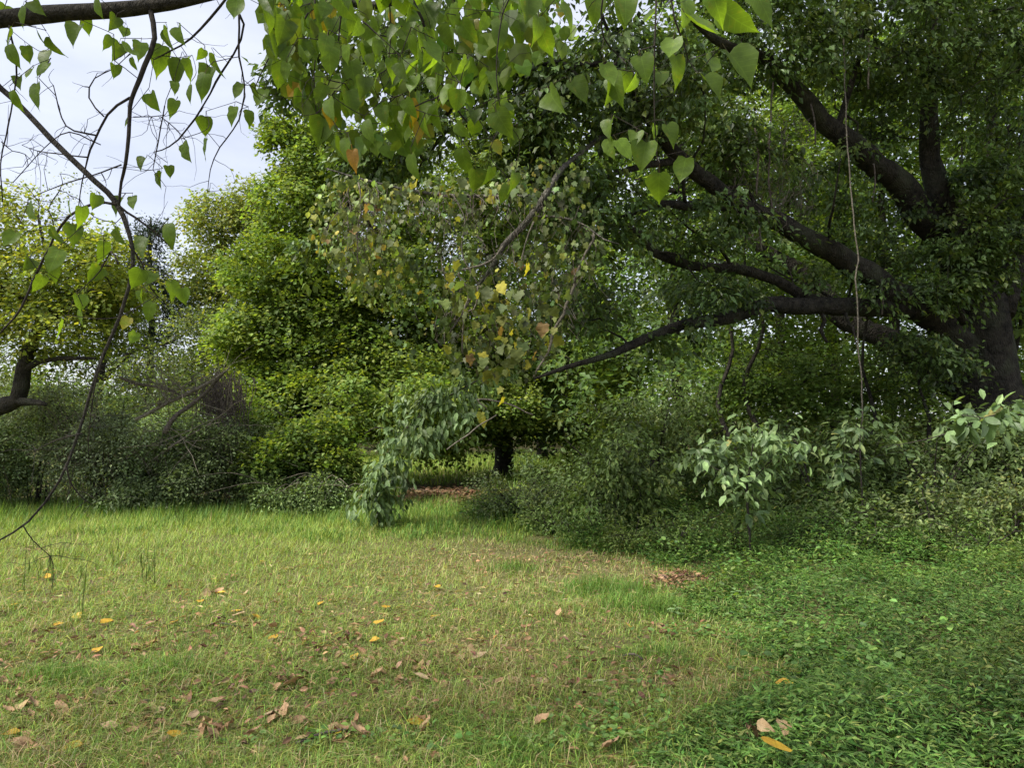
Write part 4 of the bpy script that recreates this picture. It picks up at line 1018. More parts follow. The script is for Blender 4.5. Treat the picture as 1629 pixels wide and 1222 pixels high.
def heart_tree():
    rng = np.random.default_rng(300)
    b = np.array([-4.4, 2.5, 0.0])
    root = thing('heart_leaved_tree', 'heart-leaved tree whose boughs hang over the lawn in front of all others', 'tree', b)
    W = lambda rows: pxpath(rows)
    trunk = [[*(b + [0, 0, -.1]), .17], [*(b + [.02, 0, .6]), .14], [*(b + [.1, .05, 1.6]), .125], [*(b + [.2, .1, 2.6]), .11], [*(b + [.3, .15, 3.6]), .08], [*(b + [.3, .2, 5.0]), .03]]
    bough = [[*(b + [.15, .08, 2.1]), .07], [*(b + [.8, .4, 2.9]), .055]] + W([(-130, 44, 3.25, 30), (0, 33, 3.2, 28), (110, 22, 3.2, 26), (210, 11, 3.2, 23), (300, 0, 3.2, 19), (360, -14, 3.2, 16), (450, -26, 3.15, 14), (545, 0, 3.1, 13), (590, 9, 3.1, 13), (640, -2, 3.05, 12), (720, -38, 2.9, 10), (880, -55, 2.5, 10), (1050, -45, 2.3, 8), (1180, -28, 2.2, 6), (1290, -70, 2.2, 4)])
    low = [[*(b + [.1, .05, 1.7]), .05], [*(b + [.9, .5, 2.3]), .035]] + W([(-130, 60, 3.4, 14), (0, 140, 3.35, 9), (80, 220, 3.3, 9), (150, 287, 3.25, 9), (185, 322, 3.25, 9), (205, 370, 3.2, 7), (212, 420, 3.2, 6), (192, 500, 3.2, 5.5), (155, 590, 3.2, 5), (125, 690, 3.2, 4.5), (95, 765, 3.2, 4), (45, 830, 3.2, 3.5), (-5, 862, 3.2, 2.5)])
    hang = W([(238, 10, 3.2, 9), (246, 60, 3.18, 8), (230, 105, 3.16, 8), (214, 145, 3.15, 7), (207, 170, 3.15, 6.5), (205, 215, 3.15, 6), (200, 260, 3.15, 5.5), (193, 290, 3.2, 4.5), (190, 325, 3.2, 4)])
    main = []
    for nm, w in (('trunk', trunk), ('bough', bough), ('bough', low), ('branch', hang)):
        s = smooth_path(w, .08 if nm != 'trunk' else .2, wob=.18, seed=len(w))
        bf = Buf(); tube(bf, s[:, :3], s[:, 3], 10, rough=.08); main.append(put(nm, bf, 'bark_twig' if nm == 'branch' else 'bark_bough', root, smooth=True))
    lines = [[(207, 155, 5), (170, 183, 4), (148, 225, 3.5), (140, 250, 3), (130, 290, 2), (125, 330, 1.5)], [(152, 215, 3), (105, 200, 2.5), (85, 135, 1.5)], [(165, 185, 2.5), (142, 155, 2.5), (150, 125, 2), (182, 108, 1.5), (215, 75, 1.5)],
             [(365, -10, 4), (335, 28, 4), (305, 60, 3.5), (270, 82, 2.5), (245, 95, 1.5)], [(362, 0, 5), (388, 38, 4), (372, 85, 3.5), (352, 115, 3.5), (325, 165, 3), (298, 205, 3), (270, 232, 2.5), (245, 242, 1.5)],
             [(380, 20, 3.5), (380, 90, 3), (390, 135, 2.5), (380, 190, 2.5), (350, 235, 2), (335, 270, 1.5), (330, 305, 1)], [(185, 325, 5), (150, 325, 4.5), (110, 345, 4.5), (85, 380, 4), (60, 430, 4), (35, 490, 3.5), (0, 530, 3)],
             [(190, 328, 4), (215, 345, 3.5), (245, 370, 3), (275, 396, 2)], [(193, 262, 2.5), (160, 275, 2.5), (110, 290, 2), (60, 310, 1.5)], [(140, 250, 2.5), (95, 245, 2), (60, 240, 1.5), (35, 230, 1)], [(160, 230, 2), (110, 210, 2), (70, 235, 1.5), (20, 290, 1.5)],
             [(262, 168, 2), (255, 205, 2), (247, 245, 1.8), (243, 270, 1.2)], [(255, 185, 1.5), (280, 205, 1.5), (295, 222, 1)], [(212, 186, 1.8), (240, 185, 1.5), (262, 183, 1.2)], [(15, 40, 3), (25, 100, 3), (20, 160, 2.5), (10, 215, 2.5), (0, 260, 2), (5, 320, 2)], [(2, 225, 2), (20, 240, 1.6), (40, 245, 1.4), (45, 265, 1)],
             [(655, -5, 5), (670, 30, 5), (682, 70, 4.5), (692, 110, 4), (712, 148, 4), (730, 178, 3), (748, 200, 2)], [(545, 0, 3), (540, 45, 2.5), (536, 100, 2), (520, 140, 1.5)], [(500, -10, 3), (505, 60, 2.5), (500, 120, 2), (503, 180, 1.5)], [(620, 5, 2.5), (622, 60, 2), (615, 110, 1.6)], [(490, 20, 3), (470, 55, 3), (440, 75, 2.5), (420, 105, 2), (405, 140, 1.2)],
             [(965, -40, 4), (955, 20, 3), (960, 60, 2.5), (985, 90, 2)], [(1060, -40, 4), (1075, 30, 3), (1090, 70, 2.5), (1095, 95, 2)], [(1045, -20, 3), (1040, 100, 2.5), (1042, 190, 2), (1046, 250, 1.6), (1050, 285, 1.2)], [(830, -40, 3), (800, 20, 2.5), (790, 120, 2), (800, 190, 1.5)], [(188, 420, 3), (175, 400, 2.5), (160, 430, 2), (120, 470, 1.5)], [(205, 390, 3), (225, 420, 2.5), (240, 460, 2), (262, 480, 1.5)],
             [(105, 740, 3), (112, 770, 2.5), (130, 790, 2), (146, 802, 1.2)], [(36, 835, 2.2), (52, 860, 1.6), (80, 885, 1.2)], [(130, 690, 2.5), (90, 700, 1.6), (40, 725, 1)], [(165, 560, 2.5), (150, 620, 2), (142, 680, 1.4), (140, 720, 1)]]
    sk = [smooth_path(bough, .1)[:, :3], smooth_path(low, .1)[:, :3], smooth_path(hang, .1)[:, :3]]
    for ln in lines:
        D = 3.15 if ln[0][0] < 480 else (2.85 if ln[0][0] < 820 else 2.3)
        w = [[*P(px, py, D + .04 * k), wd * D / FPX / 2 * 1.05] for k, (px, py, wd) in enumerate(ln)]
        s = smooth_path(w, .05, wob=.8, seed=int(ln[0][0]))
        bf = Buf(); tube(bf, s[:, :3], s[:, 3], 5, rough=.15); tw_o = put('twig', bf, 'bark_twig', root, smooth=True)
        tw_o.parent = main[1 + int(np.argmin([np.min(np.linalg.norm(q - s[0, :3], axis=1)) for q in sk[:3]]))]
        sk.append(s[:, :3])
    spots = [(245, 161, 30), (275, 167, 27), (326, 199, 30), (294, 240, 34), (325, 235, 32), (255, 285, 26), (269, 272, 19), (227, 259, 24), (205, 193, 20), (369, 182, 30), (381, 144, 26), (417, 156, 32), (408, 144, 26), (397, 182, 28), (86, 73, 32), (60, 59, 22), (72, 112, 30), (70, 90, 36), (43, 84, 26), (50, 117, 24), (31, 130, 22), (55, 148, 40), (20, 158, 30), (15, 84, 34), (7, 58, 40), (120, 53, 36), (137, 38, 30), (172, 65, 22), (187, 79, 30), (196, 51, 24), (182, 34, 28), (223, 76, 36), (203, 82, 36), (254, 90, 46), (268, 60, 34), (287, 55, 30), (297, 144, 26), (321, 130, 40), (345, 103, 36), (330, 120, 34), (320, 86, 20), (282, 113, 40), (271, 110, 34), (303, 107, 34), (292, 100, 28), (182, 112, 22), (211, 100, 20), (376, 14, 36), (278, 137, 22),
             (48, 335, 34), (151, 320, 24), (189, 327, 30), (210, 320, 24), (110, 333, 30), (131, 344, 34), (265, 370, 38), (230, 392, 36), (192, 375, 30), (117, 371, 34), (17, 380, 30), (93, 375, 34), (86, 412, 40), (84, 428, 34), (62, 451, 30), (151, 435, 30), (127, 481, 26), (127, 505, 26), (100, 523, 30), (274, 460, 30), (292, 470, 26), (236, 495, 36), (225, 472, 22), (211, 537, 22), (200, 513, 22), (218, 442, 34), (42, 418, 34), (165, 400, 34), (240, 440, 30), (30, 20, 30), (60, 10, 30), (150, 8, 30), (5, 20, 30),
             (995, 18, 44), (1040, 25, 44), (1165, 30, 62), (1214, 2, 60), (1112, 45, 64), (1178, 103, 64), (1130, 103, 40), (1069, 78, 44), (1079, 111, 50), (1046, 123, 40), (1011, 131, 34), (1024, 105, 44), (976, 135, 48), (995, 127, 36), (1132, 135, 44), (966, 119, 40), (993, 234, 40), (1011, 220, 28), (1024, 246, 46), (1048, 296, 46), (1087, 269, 40), (1067, 211, 36), (1038, 209, 24), (968, 234, 36), (970, 203, 34),
             (796, 45, 48), (827, 41, 50), (748, 52, 46), (858, 38, 40), (867, 65, 46), (920, 144, 42), (973, 141, 42), (879, 158, 50), (789, 175, 36), (800, 172, 30), (755, 184, 28), (817, 217, 30), (791, 234, 24), (796, 208, 22), (996, 10, 46), (947, 14, 40), (801, 306, 30), (820, 285, 30), (755, 285, 36), (779, 282, 36), (905, 20, 44), (1095, 10, 50), (840, 10, 44), (1140, 5, 52)]
    while len(spots) < 297:
        px = rng.uniform(428, 830)
        lim = np.interp(px, [428, 470, 520, 560, 680, 740, 800, 830], [80, 170, 235, 262, 285, 275, 220, 120])
        py = rng.uniform(-18, lim) 
        if py > lim * .8 and rng.uniform() < .4: continue
        if px > 700 and rng.uniform() < .45: continue
        spots.append((px, py, rng.uniform(27, 46)))
    pos, ax, nm_, sz = [], [], [], []
    for px, py, s in spots:
        D = (3.15 if px < 430 else 2.85 if px < 830 else 2.3) + rng.normal(0, .16 if px < 850 else .08)
        a = np.array([rng.normal(0, .33), rng.normal(-.1, .33), -1.0])
        if s > 58: a = np.array([.5, -.2, -.7])
        n_ = np.array([rng.normal(0, .95), -1.0, rng.normal(.35, .75)])
        L_ = s * D / FPX * 1.0
        c = P(px, py, D); a = nrm(a)
        pos.append(c - a * L_ * .45); ax.append(a); nm_.append(n_); sz.append(L_)
    pos, ax = np.array(pos), np.array(ax)
    anch = pos - ax * (np.array(sz)[:, None] * .3)
    br, _ = grow(np.vstack(sk), anch, rng, lift=-.03, r_tip=.0011, power=.35, jitter=.07)
    bf = Buf()
    for p, r in br:
        q = smooth_path(np.hstack([p, r[:, None]]), .03, wob=1.2, seed=int(abs(p[0, 0]) * 1e4)); tube(bf, q[:, :3], np.maximum(q[:, 3], .0008), 4, cap=False)
    for ln in sk[3:]:                       # bare side twigs
        for _ in range(7):
            i = rng.integers(1, len(ln)); d = nrm(np.array([rng.normal(0, 1), rng.normal(0, .4), rng.normal(-.3, .8)])); L_ = rng.uniform(.05, .26)
            q = [ln[i]]
            for k in range(5):
                d = nrm(d + rng.normal(0, .28, 3)); q.append(q[-1] + d * L_ / 5)
            tube(bf, q, np.linspace(.0015, .0006, 6), 4, cap=False)
    put('twigs', bf, 'bark_twig', root, kind='stuff')
    for i in range(len(pos)):
        u = rng.uniform()
        me = HEART_Y[rng.integers(3)] if (u < .03 and spots[i][2] < 50) else HEARTS[rng.integers(len(HEARTS))]
        leaf_obj(me, 'leaf', root, pos[i], ax[i], nm_[i], sz[i])
    fo = Buf(); n = 430
    hp = []
    while len(hp) < n:
        px = rng.uniform(425, 900); lim = np.interp(px, [425, 470, 520, 560, 680, 760, 900], [70, 150, 205, 235, 240, 150, 60]); hp.append(P(px, rng.uniform(-40, lim), 3.35 + rng.normal(0, .22)))
    hp = np.array(hp); hx = rng.normal(0, .4, (n, 3)); hx[:, 2] -= 1; hn = rng.normal(0, .7, (n, 3)); hn[:, 1] -= .8
    ln = rng.uniform(.06, .105, n)
    leaves(fo, hp, hx, hn, ln, ln * .95, mixcol(rng, n, [HG, np.array(HG) * .75, (.34, .27, .04)], [.57, .41, .02]), T_OVAL)
    put('foliage', fo, 'maple', root, kind='stuff')
    # more boughs behind and above the camera, out of view, that the tree carries
    cr = Buf(); tw = Buf()
    a = np.vstack([lobe_points((-4.1, 2.7, 4.6), (1.6, 1.6, 1.0), 40, rng), lobe_points((-2.2, 2.2, 4.5), (1.8, 1.2, .6), 40, rng)])
    br, d = grow(np.vstack([smooth_path(trunk, .2)[8:, :3], sk[0]]), a, rng)
    for p, r in br: tube(tw, p, r, 4, cap=False)
    sprays(cr, a, d, 26, rng, size=.4, leaf=.1, ratio=.85, base=HG, warm=(.3, .3, .05), warm_p=.06, hang=.4)
    put('twigs', tw, 'bark_twig', root, kind='stuff'); put('crown', cr, 'maple', root, kind='stuff')
heart_tree()

# ================================================================== YELLOWING VINE on a dead branch
def vine():
    rng = np.random.default_rng(310)
    b = P(800, 400, 8.0); b = np.array([b[0], b[1], b[2]])
    root = thing('grape_vine', 'yellowing vine draped over a dead grey branch in front of the maple', 'vine', b)
    W = pxpath
    dead = [W([(960, 215, 9.0, 8), (915, 250, 8.5, 8), (886, 278, 8.1, 9), (868, 310, 8, 11), (845, 345, 8, 11), (815, 377, 8, 10), (800, 392, 8, 9), (783, 425, 8, 7), (760, 455, 7.95, 5), (735, 500, 7.9, 4), (715, 530, 7.9, 2.5)]),
            W([(868, 310, 8, 6), (820, 312, 8.1, 6), (760, 312, 8.2, 6), (700, 309, 8.3, 6), (640, 300, 8.4, 5), (575, 285, 8.4, 4), (520, 268, 8.4, 2)]),
            W([(845, 345, 8, 4), (890, 345, 7.9, 4), (930, 358, 7.8, 3.5), (960, 380, 7.7, 3), (985, 388, 7.7, 1.5)])]
    for w in dead:
        s = smooth_path(w, .12, wob=.25, seed=len(w)); bf = Buf(); tube(bf, s[:, :3], s[:, 3], 8, rough=.15); put('dead_branch', bf, 'bark_grey', root, smooth=True)
    stems = [[(945, 370, 4), (928, 410, 4.5), (910, 462, 5), (898, 500, 5), (885, 520, 5), (868, 565, 4.5), (848, 600, 3)], [(800, 392, 4), (775, 420, 4), (730, 430, 3.5), (735, 445, 3), (745, 470, 3), (738, 500, 3), (735, 560, 2)],
             [(760, 455, 3), (755, 490, 2.5), (712, 500, 2.5), (708, 550, 2)], [(570, 290, 3), (575, 330, 3), (568, 370, 2.5), (570, 420, 2)], [(850, 350, 3), (838, 380, 2.5), (828, 425, 2.5)], [(720, 310, 2.5), (740, 350, 2), (735, 400, 2), (760, 455, 2)],
             [(848, 660, 2.5), (800, 640, 3), (760, 635, 2.5), (775, 650, 2)], [(790, 660, 2), (745, 690, 2.5), (712, 715, 2)], [(905, 470, 2), (920, 450, 2.5), (925, 440, 2)]]
    for ln in stems:
        w = [[*P(px, py, 7.85), wd * 7.85 / FPX / 2] for px, py, wd in ln]
        s = smooth_path(w, .06, wob=1.0, seed=int(ln[0][1])); bf = Buf(); tube(bf, s[:, :3], s[:, 3], 6, rough=.1); put('vine_stem', bf, 'vine_stem', root, smooth=True)
    tg = Buf()
    for i in range(230):
        q = i % 4
        if q == 0: x, y = rng.uniform(540, 600), rng.uniform(290, 380)
        elif q == 1: x, y = rng.uniform(560, 870), rng.uniform(300, 320)
        else: x, y = rng.uniform(690, 930), rng.uniform(310, 520)
        n = rng.integers(4, 7); p = []
        for k in range(n):
            p.append(P(x, y, 7.95 + rng.normal(0, .15))); x += rng.normal(0, 9); y += rng.uniform(4, 26)
        tube(tg, p, np.linspace(.004, .0015, n), 4, cap=False)
    put('tendrils', tg, 'brown_vine', root, kind='stuff')
    V = [blade_mesh('vine_leaf', GRAPE_O, GRAPE_M, c, 230 + i, fold=.25, curl=.2, ripple=.05, mat='grape', col2=c2) for i, (c, c2) in enumerate([((.12, .16, .045), None), ((.15, .18, .05), None), ((.10, .145, .05), None), ((.20, .21, .05), None), ((.46, .42, .06), (.34, .32, .05)), ((.26, .27, .05), None), ((.30, .20, .08), (.2, .12, .05)), ((.14, .17, .07), None)])]
    pr = np.array([.22, .19, .20, .10, .07, .08, .03, .11])
    spots = []
    for (cx, cy_, rx, ry, n) in [(560, 345, 62, 62, 52), (590, 425, 58, 55, 44), (800, 520, 95, 75, 96), (740, 470, 50, 60, 30), (770, 575, 70, 40, 26), (870, 420, 60, 70, 20), (700, 310, 120, 22, 26)]:
        for _ in range(n):
            a = rng.uniform(0, 6.28); r = math.sqrt(rng.uniform()); spots.append((cx + rx * r * math.cos(a), cy_ + ry * r * math.sin(a)))
    spots += [(658, 283), (655, 297), (650, 310), (662, 290), (795, 622), (797, 640), (764, 663), (768, 672)]
    for i, (px, py) in enumerate(spots):
        D = 7.8 + rng.normal(0, .38); a = nrm(np.array([rng.normal(0, .6), rng.normal(0, .6), -1]))
        me = V[rng.choice(8, p=pr)] if i < len(spots) - 8 else V[4 if i % 2 else 5]
        L_ = rng.uniform(.06, .10) if px < 660 else rng.uniform(.075, .145)
        leaf_obj(me, 'leaf', root, P(px, py, D) - a * L_ * .5, a, (rng.normal(0, .8), -.8, rng.normal(.6, .6)), L_)
    fo = Buf()
    for cx, cy_, rx, ry, n, base in [(560, 350, 70, 75, 560, (.19, .25, .075)), (600, 430, 60, 60, 420, (.13, .175, .035)), (800, 500, 105, 110, 620, (.08, .105, .035)), (720, 320, 150, 40, 420, (.13, .17, .06)), (900, 380, 60, 80, 420, (.11, .145, .045)), (860, 290, 80, 40, 320, (.11, .15, .045)), (690, 400, 70, 80, 200, (.09, .14, .035)), (660, 500, 60, 70, 130, (.09, .145, .04))]:  # darkest leaf colour paints in the shade inside the vine curtain
        a = rng.uniform(0, 6.28, n); r = np.sqrt(rng.uniform(0, 1, n))
        p = np.array([P(cx + rx * q * math.cos(w), cy_ + ry * q * math.sin(w), 8.2 + rng.normal(0, .4)) for q, w in zip(r, a)])
        ax = rng.normal(0, .45, (n, 3)); ax[:, 2] -= 1; nn = rng.normal(0, .8, (n, 3)); nn[:, 1] -= .25; nn[:, 2] += .5
        ln = rng.uniform(.04, .085, n)
        leaves(fo, p, ax, nn, ln, ln * .9, mixcol(rng, n, [base, np.array(base) * 1.5, np.array(base) * .55, (.34, .32, .06)], [.42, .22, .3, .06], .32), T_OVAL if cx < 650 else T_LOBE)
    put('foliage', fo, 'leaf', root, kind='stuff')
vine()

# ================================================================== BROAD-LEAVED PLANTS, every leaf its own piece
BROAD = [blade_mesh('broad_leaf', OVAL_O, OVAL_M, np.array((.125, .195, .078)) * k, 250 + i, fold=f, curl=c, ripple=.02, petiole=.12, mat='broad') for i, (k, f, c) in enumerate([(1, .2, .15), (.8, .35, .25), (1.2, .1, .1), (1.05, .3, .3), (.9, .15, .4), (1.3, .25, .2)])]
BROAD_Y = [blade_mesh('broad_leaf', OVAL_O, OVAL_M, (.27, .26, .08), 260, petiole=.12, mat='broad')]
def broad_plant(name, label, base, wood, clusters, seed, size, cat='sapling', hang=.5, up=.5, stem_mat='bark_twig', stem='stem', yellow=.02, fill=0):
    rng = np.random.default_rng(seed)
    root = thing(name, label, cat, base)
    sk = []
    for w in wood:
        s = smooth_path(w, .08, wob=.2, seed=seed); bf = Buf(); tube(bf, s[:, :3], s[:, 3], 7, rough=.08); put(stem, bf, stem_mat, root, smooth=True); sk.append(s[:, :3])
    pos, outd = [], []
    for px, py, D, rx, ry, n in clusters:
        m = max(1, n // 6)
        for _ in range(m):            # whorls of about six leaves round a twig end
            a = rng.uniform(0, 6.28); r = math.sqrt(rng.uniform())
            c = P(px + rx * r * math.cos(a), py + ry * r * math.sin(a), D + rng.normal(0, .25))
            pos.append(c)
    pos = np.array(pos)
    br, dirs = grow(np.vstack(sk), pos, rng, lift=.1, r_tip=.0022)
    bf = Buf()
    for p, r in br: tube(bf, p, r, 5, cap=False)
    put('twigs', bf, stem_mat, root, kind='stuff')
    if fill:
        fo = Buf(); sprays(fo, pos, dirs, fill, rng, size=.3, leaf=size * .8, ratio=.48, base=(.14, .21, .082), warm=(.23, .29, .11), warm_p=.15, tmpl=T_OVAL, hang=hang * .6, flat=.35)
        put('foliage', fo, 'shrub', root, kind='stuff')
    for c, d in zip(pos, dirs):
        for k in range(6):
            a = rng.uniform(0, 6.28)
            q = nrm(np.array([math.cos(a), math.sin(a), 0]) * .9 + d * rng.uniform(.2, .8) + rng.normal(0, .2, 3) - np.array([0, 0, hang * rng.uniform(.3, 1.6)]))
            n_ = np.array([0, -.35, up]) + rng.normal(0, .35, 3) + np.array([q[0], q[1], 0]) * hang * .6
            L_ = size * rng.uniform(.65, 1.2)
            me = BROAD_Y[0] if rng.uniform() < yellow else BROAD[rng.integers(6)]
            leaf_obj(me, 'leaf', root, c + q * L_ * .1 - d * rng.uniform(0, .08), q, n_, L_)
    return root
def broad_plants():
    g = G(1195, 893); b = np.array([g[0], g[1], 0])
    D = g[1]
    broad_plant('broad_leaved_sapling', 'pale broad-leaved sapling with an umbrella of leaves rising from the weeds', b,
                [[[b[0], b[1], -.03, .016], [*P(1192, 840, D), .014], [*P(1188, 780, D), .013], [*P(1195, 730, D), .01], [*P(1200, 690, D), .005]],
                 [[*P(1190, 790, D), .009], [*P(1165, 745, D - .1), .007], [*P(1130, 720, D - .2), .004]], [[*P(1192, 770, D), .009], [*P(1225, 735, D), .007], [*P(1270, 705, D + .1), .004]]],
                [(1190, 708, D, 60, 22, 72), (1130, 722, D - .1, 28, 20, 30), (1255, 708, D, 38, 20, 36), (1190, 760, D, 45, 22, 36), (1200, 815, D, 16, 14, 12), (1195, 680, D, 20, 10, 12)], 401, .145, hang=.45, up=.35, fill=18)
    g = G(1375, 868); b = np.array([g[0], g[1], 0]); D = 9.4
    b = np.array([*P(1372, 700, D)[:2], 0])
    broad_plant('broad_leaved_sapling', 'slim broad-leaved sapling beside the pale hanging vine strand', b,
                [[[*b, .014], [*P(1370, 760, D), .011], [*P(1368, 700, D), .008], [*P(1372, 660, D), .004]]],
                [(1345, 672, D, 32, 16, 18), (1395, 658, D, 24, 16, 12), (1350, 735, D, 55, 20, 42), (1420, 715, D, 30, 22, 18)], 402, .135, hang=.4, up=.35, fill=12)
    b = np.array([*P(1790, 700, 5.1)[:2], 0])
    broad_plant('large_leaved_shrub', 'large pale-leaved branch reaching in across the shade at the end of the weeds', b,
                [[[*b, .03], [b[0], b[1], .9, .025], [*P(1700, 655, 5.05), .014], [*P(1620, 660, 5.0), .009], [*P(1560, 668, 4.95), .006], [*P(1500, 692, 4.9), .004], [*P(1440, 706, 4.9), .0025], [*P(1400, 712, 4.9), .0015]]],
                [(1590, 652, 4.95, 45, 18, 48), (1540, 670, 4.9, 30, 12, 24), (1640, 655, 5, 20, 14, 12), (1700, 640, 5.1, 40, 30, 36), (1790, 600, 5.1, 70, 60, 60)], 403, .125, cat='shrub', hang=.7, up=.3, yellow=.05, fill=4)
    D = 10.6
    b = np.array([*P(606, 700, D)[:2], 0])
    broad_plant('leafy_climber', 'pale leafy climber hanging in a column below the maple boughs', b,
                [[[*b, .02], [*P(600, 790, D), .018], [*P(615, 740, D), .016], [*P(640, 690, D), .015], [*P(690, 645, D), .012], [*P(760, 605, D), .008]], [[*P(640, 690, D), .01], [*P(600, 680, D), .007], [*P(580, 690, D), .004]]],
                [(645, 685, D, 34, 32, 66), (615, 745, D, 26, 34, 60), (603, 795, D, 26, 22, 54), (720, 640, D, 50, 26, 54), (655, 640, D, 30, 18, 24), (690, 690, D, 30, 18, 24), (770, 600, D, 40, 20, 20)], 404, .155, cat='climber', hang=.9, fill=34)
broad_plants()

# ================================================================== DEAD BRUSH AND HANGING STRANDS
def dead_wood():
    rng = np.random.default_rng(320)
    fl = [([(262, 690, 8), (272, 670, 8), (286, 655, 7), (301, 646, 7), (322, 630, 6), (342, 608, 4), (365, 585, 2)], 'dark fallen limb propped in the bushes below the juniper'),
          ([(215, 668, 5), (240, 655, 6), (267, 641, 6), (301, 625, 6), (330, 610, 5), (360, 590, 3)], 'mossy fallen limb lying just above the dark fallen limb'),
          ([(190, 600, 4), (215, 610, 4), (236, 614, 4), (268, 621, 3.5), (295, 632, 2)], 'reddish dead branch slanting down among the bushes'),
          ([(262, 645, 3), (267, 639, 3), (279, 623, 2.5), (296, 611, 2)], 'pale bleached twig standing up from the fallen limbs'),
          ([(268, 713, 3.5), (301, 693, 3.5), (326, 679, 3), (360, 655, 2)], 'pale fallen branch crossing the front of the dead vine tangle')]
    for ln, lab in fl:
        D = 12.3
        b = P(ln[0][0], ln[0][1], D); root = thing('fallen_limb', lab, 'branch', b, 'fallen dead limbs in the thicket')
        w = [[*P(px, py, D + .08 * k), wd * D / FPX / 2] for k, (px, py, wd) in enumerate(ln)]
        s = smooth_path(w, .12, wob=.3, seed=int(ln[0][0])); bf = Buf(); tube(bf, s[:, :3], s[:, 3], 8, rough=.12); put('limb', bf, 'dead' if 'pale' in lab or 'mossy' in lab else 'brown_vine', root, smooth=True)
        tw = Buf()
        for k in range(24):
            p = s[rng.integers(1, len(s)), :3]; d = nrm(rng.normal(0, 1, 3) + [-.5, -.2, .3]); L_ = rng.uniform(.3, 1.3)
            pts = [p + d * L_ * f + rng.normal(0, .03, 3) * f for f in np.linspace(0, 1, 5)]
            tube(tw, pts, np.linspace(.007, .002, 5), 4, cap=False)
        put('twigs', tw, 'dead', root, kind='stuff')
    b = P(352, 700, 14.2); root = thing('dead_vine_tangle', 'grey-brown curtain of dead vines hanging beside the fallen limbs', 'vine', b)
    bf = Buf()
    for i in range(210):
        x, y = rng.normal(352, 19), rng.uniform(590, 640); p = []
        n = rng.integers(5, 9); D = 13.4 + rng.normal(0, .3)
        for k in range(n):
            p.append(P(x, y, D)); x += rng.normal(0, 4.5); y += rng.uniform(5, 19)
        tube(bf, p, np.linspace(.008, .004, n), 4, cap=False)
    put('strands', bf, 'brown_vine', root, kind='stuff')
    st = [([(1342, 60), (1343, 120), (1346, 180), (1349, 230), (1354, 290), (1362, 390), (1366, 415), (1362, 445), (1364, 508), (1366, 560), (1370, 600), (1373, 655), (1371, 705)], 10.0, 2.4, 'long pale bare vine strand hanging from the upper limb down to the slim sapling'),
          ([(1208, 335), (1210, 355), (1208, 380), (1211, 400)], 10.4, 3.5, 'short pale vine strand hanging off the longest limb'), ([(1402, 440), (1404, 470), (1403, 500)], 11.5, 2.5, 'thin vine thread hanging at the fork of the horizontal limb'),
          ([(1230, 130), (1226, 200), (1222, 270), (1228, 340)], 10.3, 3, 'thin brown vine strand hanging inside the arch of the upper limb'), ([(1200, 200), (1206, 260), (1203, 310)], 10.2, 3, 'thin brown vine strand hanging close to the arch of the longest limb'), ([(1290, 165), (1296, 195), (1297, 230)], 10.6, 2.5, 'short vine thread hanging from the middle of the upper limb'), ([(1382, 60), (1384, 100), (1380, 140)], 11, 3, 'short pale vine strand hanging near the top of the long strand'),
          ([(1390, 260), (1392, 290), (1388, 320)], 11.6, 2.5, 'short vine thread hanging below the upper limb near its fork')]
    for ln, D, wd, lab in st:
        w = [[*P(px, py, D), wd * D / FPX / 2] for px, py in ln]
        s = smooth_path(w, .1, wob=.9, seed=int(ln[0][0])); bf = Buf(); tube(bf, s[:, :3], s[:, 3], 6, rough=.1)
        o = put('vine_strand', bf, 'vine_stem' if 'pale' in lab else 'brown_vine', smooth=True); tag(o, lab, 'vine', 'strands hanging from the big limbs')
    b = P(1220, 300, 10.5); root = thing('vine_thicket', 'grey-brown mesh of fine vines caught under the arch of the longest limb', 'vine', b)
    bf = Buf()
    for i in range(260):
        x, y = rng.uniform(1150, 1300), rng.uniform(170, 330); p = []; n = rng.integers(4, 8); D = 10.6 + rng.normal(0, .3)
        for k in range(n):
            p.append(P(x, y, D)); x += rng.normal(0, 8); y += rng.uniform(-3, 15)
        tube(bf, p, np.linspace(.004, .002, n), 4, cap=False)
    put('strands', bf, 'brown_vine', root, kind='stuff')
dead_wood()

# ================================================================== FALLEN LEAVES, STALKS, SEEDLINGS
def crumple(name, col, col2, seed, curl, fold, rip):
    """a dead leaf: the blade rolled in from its sides, bent along its length and puckered"""
    r = np.random.default_rng(seed)
    O = [(.06, -.02), (.33, .02), (.43, .27), (.37, .55), (.18, .84), (.02, 1.05)]
    wd = .8 + .25 * r.uniform()
    V, C, T = [], [], []
    for i, (x, y) in enumerate(O):
        for s_ in (-1, -.5, 0, .5, 1):
            u = s_ * x * wd * (1 + r.normal(0, .07)); Rr = 1.0 / max(abs(fold) * 2.6, .01)
            xx = Rr * math.sin(u / Rr); zz = Rr * (1 - math.cos(u / Rr)) * (1 if fold > 0 else -1)
            yy = y + r.normal(0, .02) * (abs(s_) > .6)
            B_ = curl * 1.1
            if abs(B_) > .02: y2, z2 = math.sin(yy * B_) / B_, -(1 - math.cos(yy * B_)) / B_
            else: y2, z2 = yy, 0
            V.append([xx, y2, zz + z2 + r.normal(0, rip * .35)])
            k = r.uniform(0, 1); c = np.array(col) * (1 + r.normal(0, .1))
            C.append(c if col2 is None else c * (1 - k) + np.array(col2) * k)
    for i in range(len(O) - 1):
        a, b_ = i * 5, i * 5 + 5
        for j in range(4): T += [[a + j, a + j + 1, b_ + j + 1], [a + j, b_ + j + 1, b_ + j]]
    m = len(V); V += [[-.012, 0, 0], [.012, 0, 0], [.0, -.28, .05]]; C += [np.array(col) * .6] * 3; T.append([m, m + 1, m + 2])
    bf = Buf(); bf.add(V, T, C); me = bf.mesh(name, smooth=True); me.materials.append(M['fallen'])
    return me
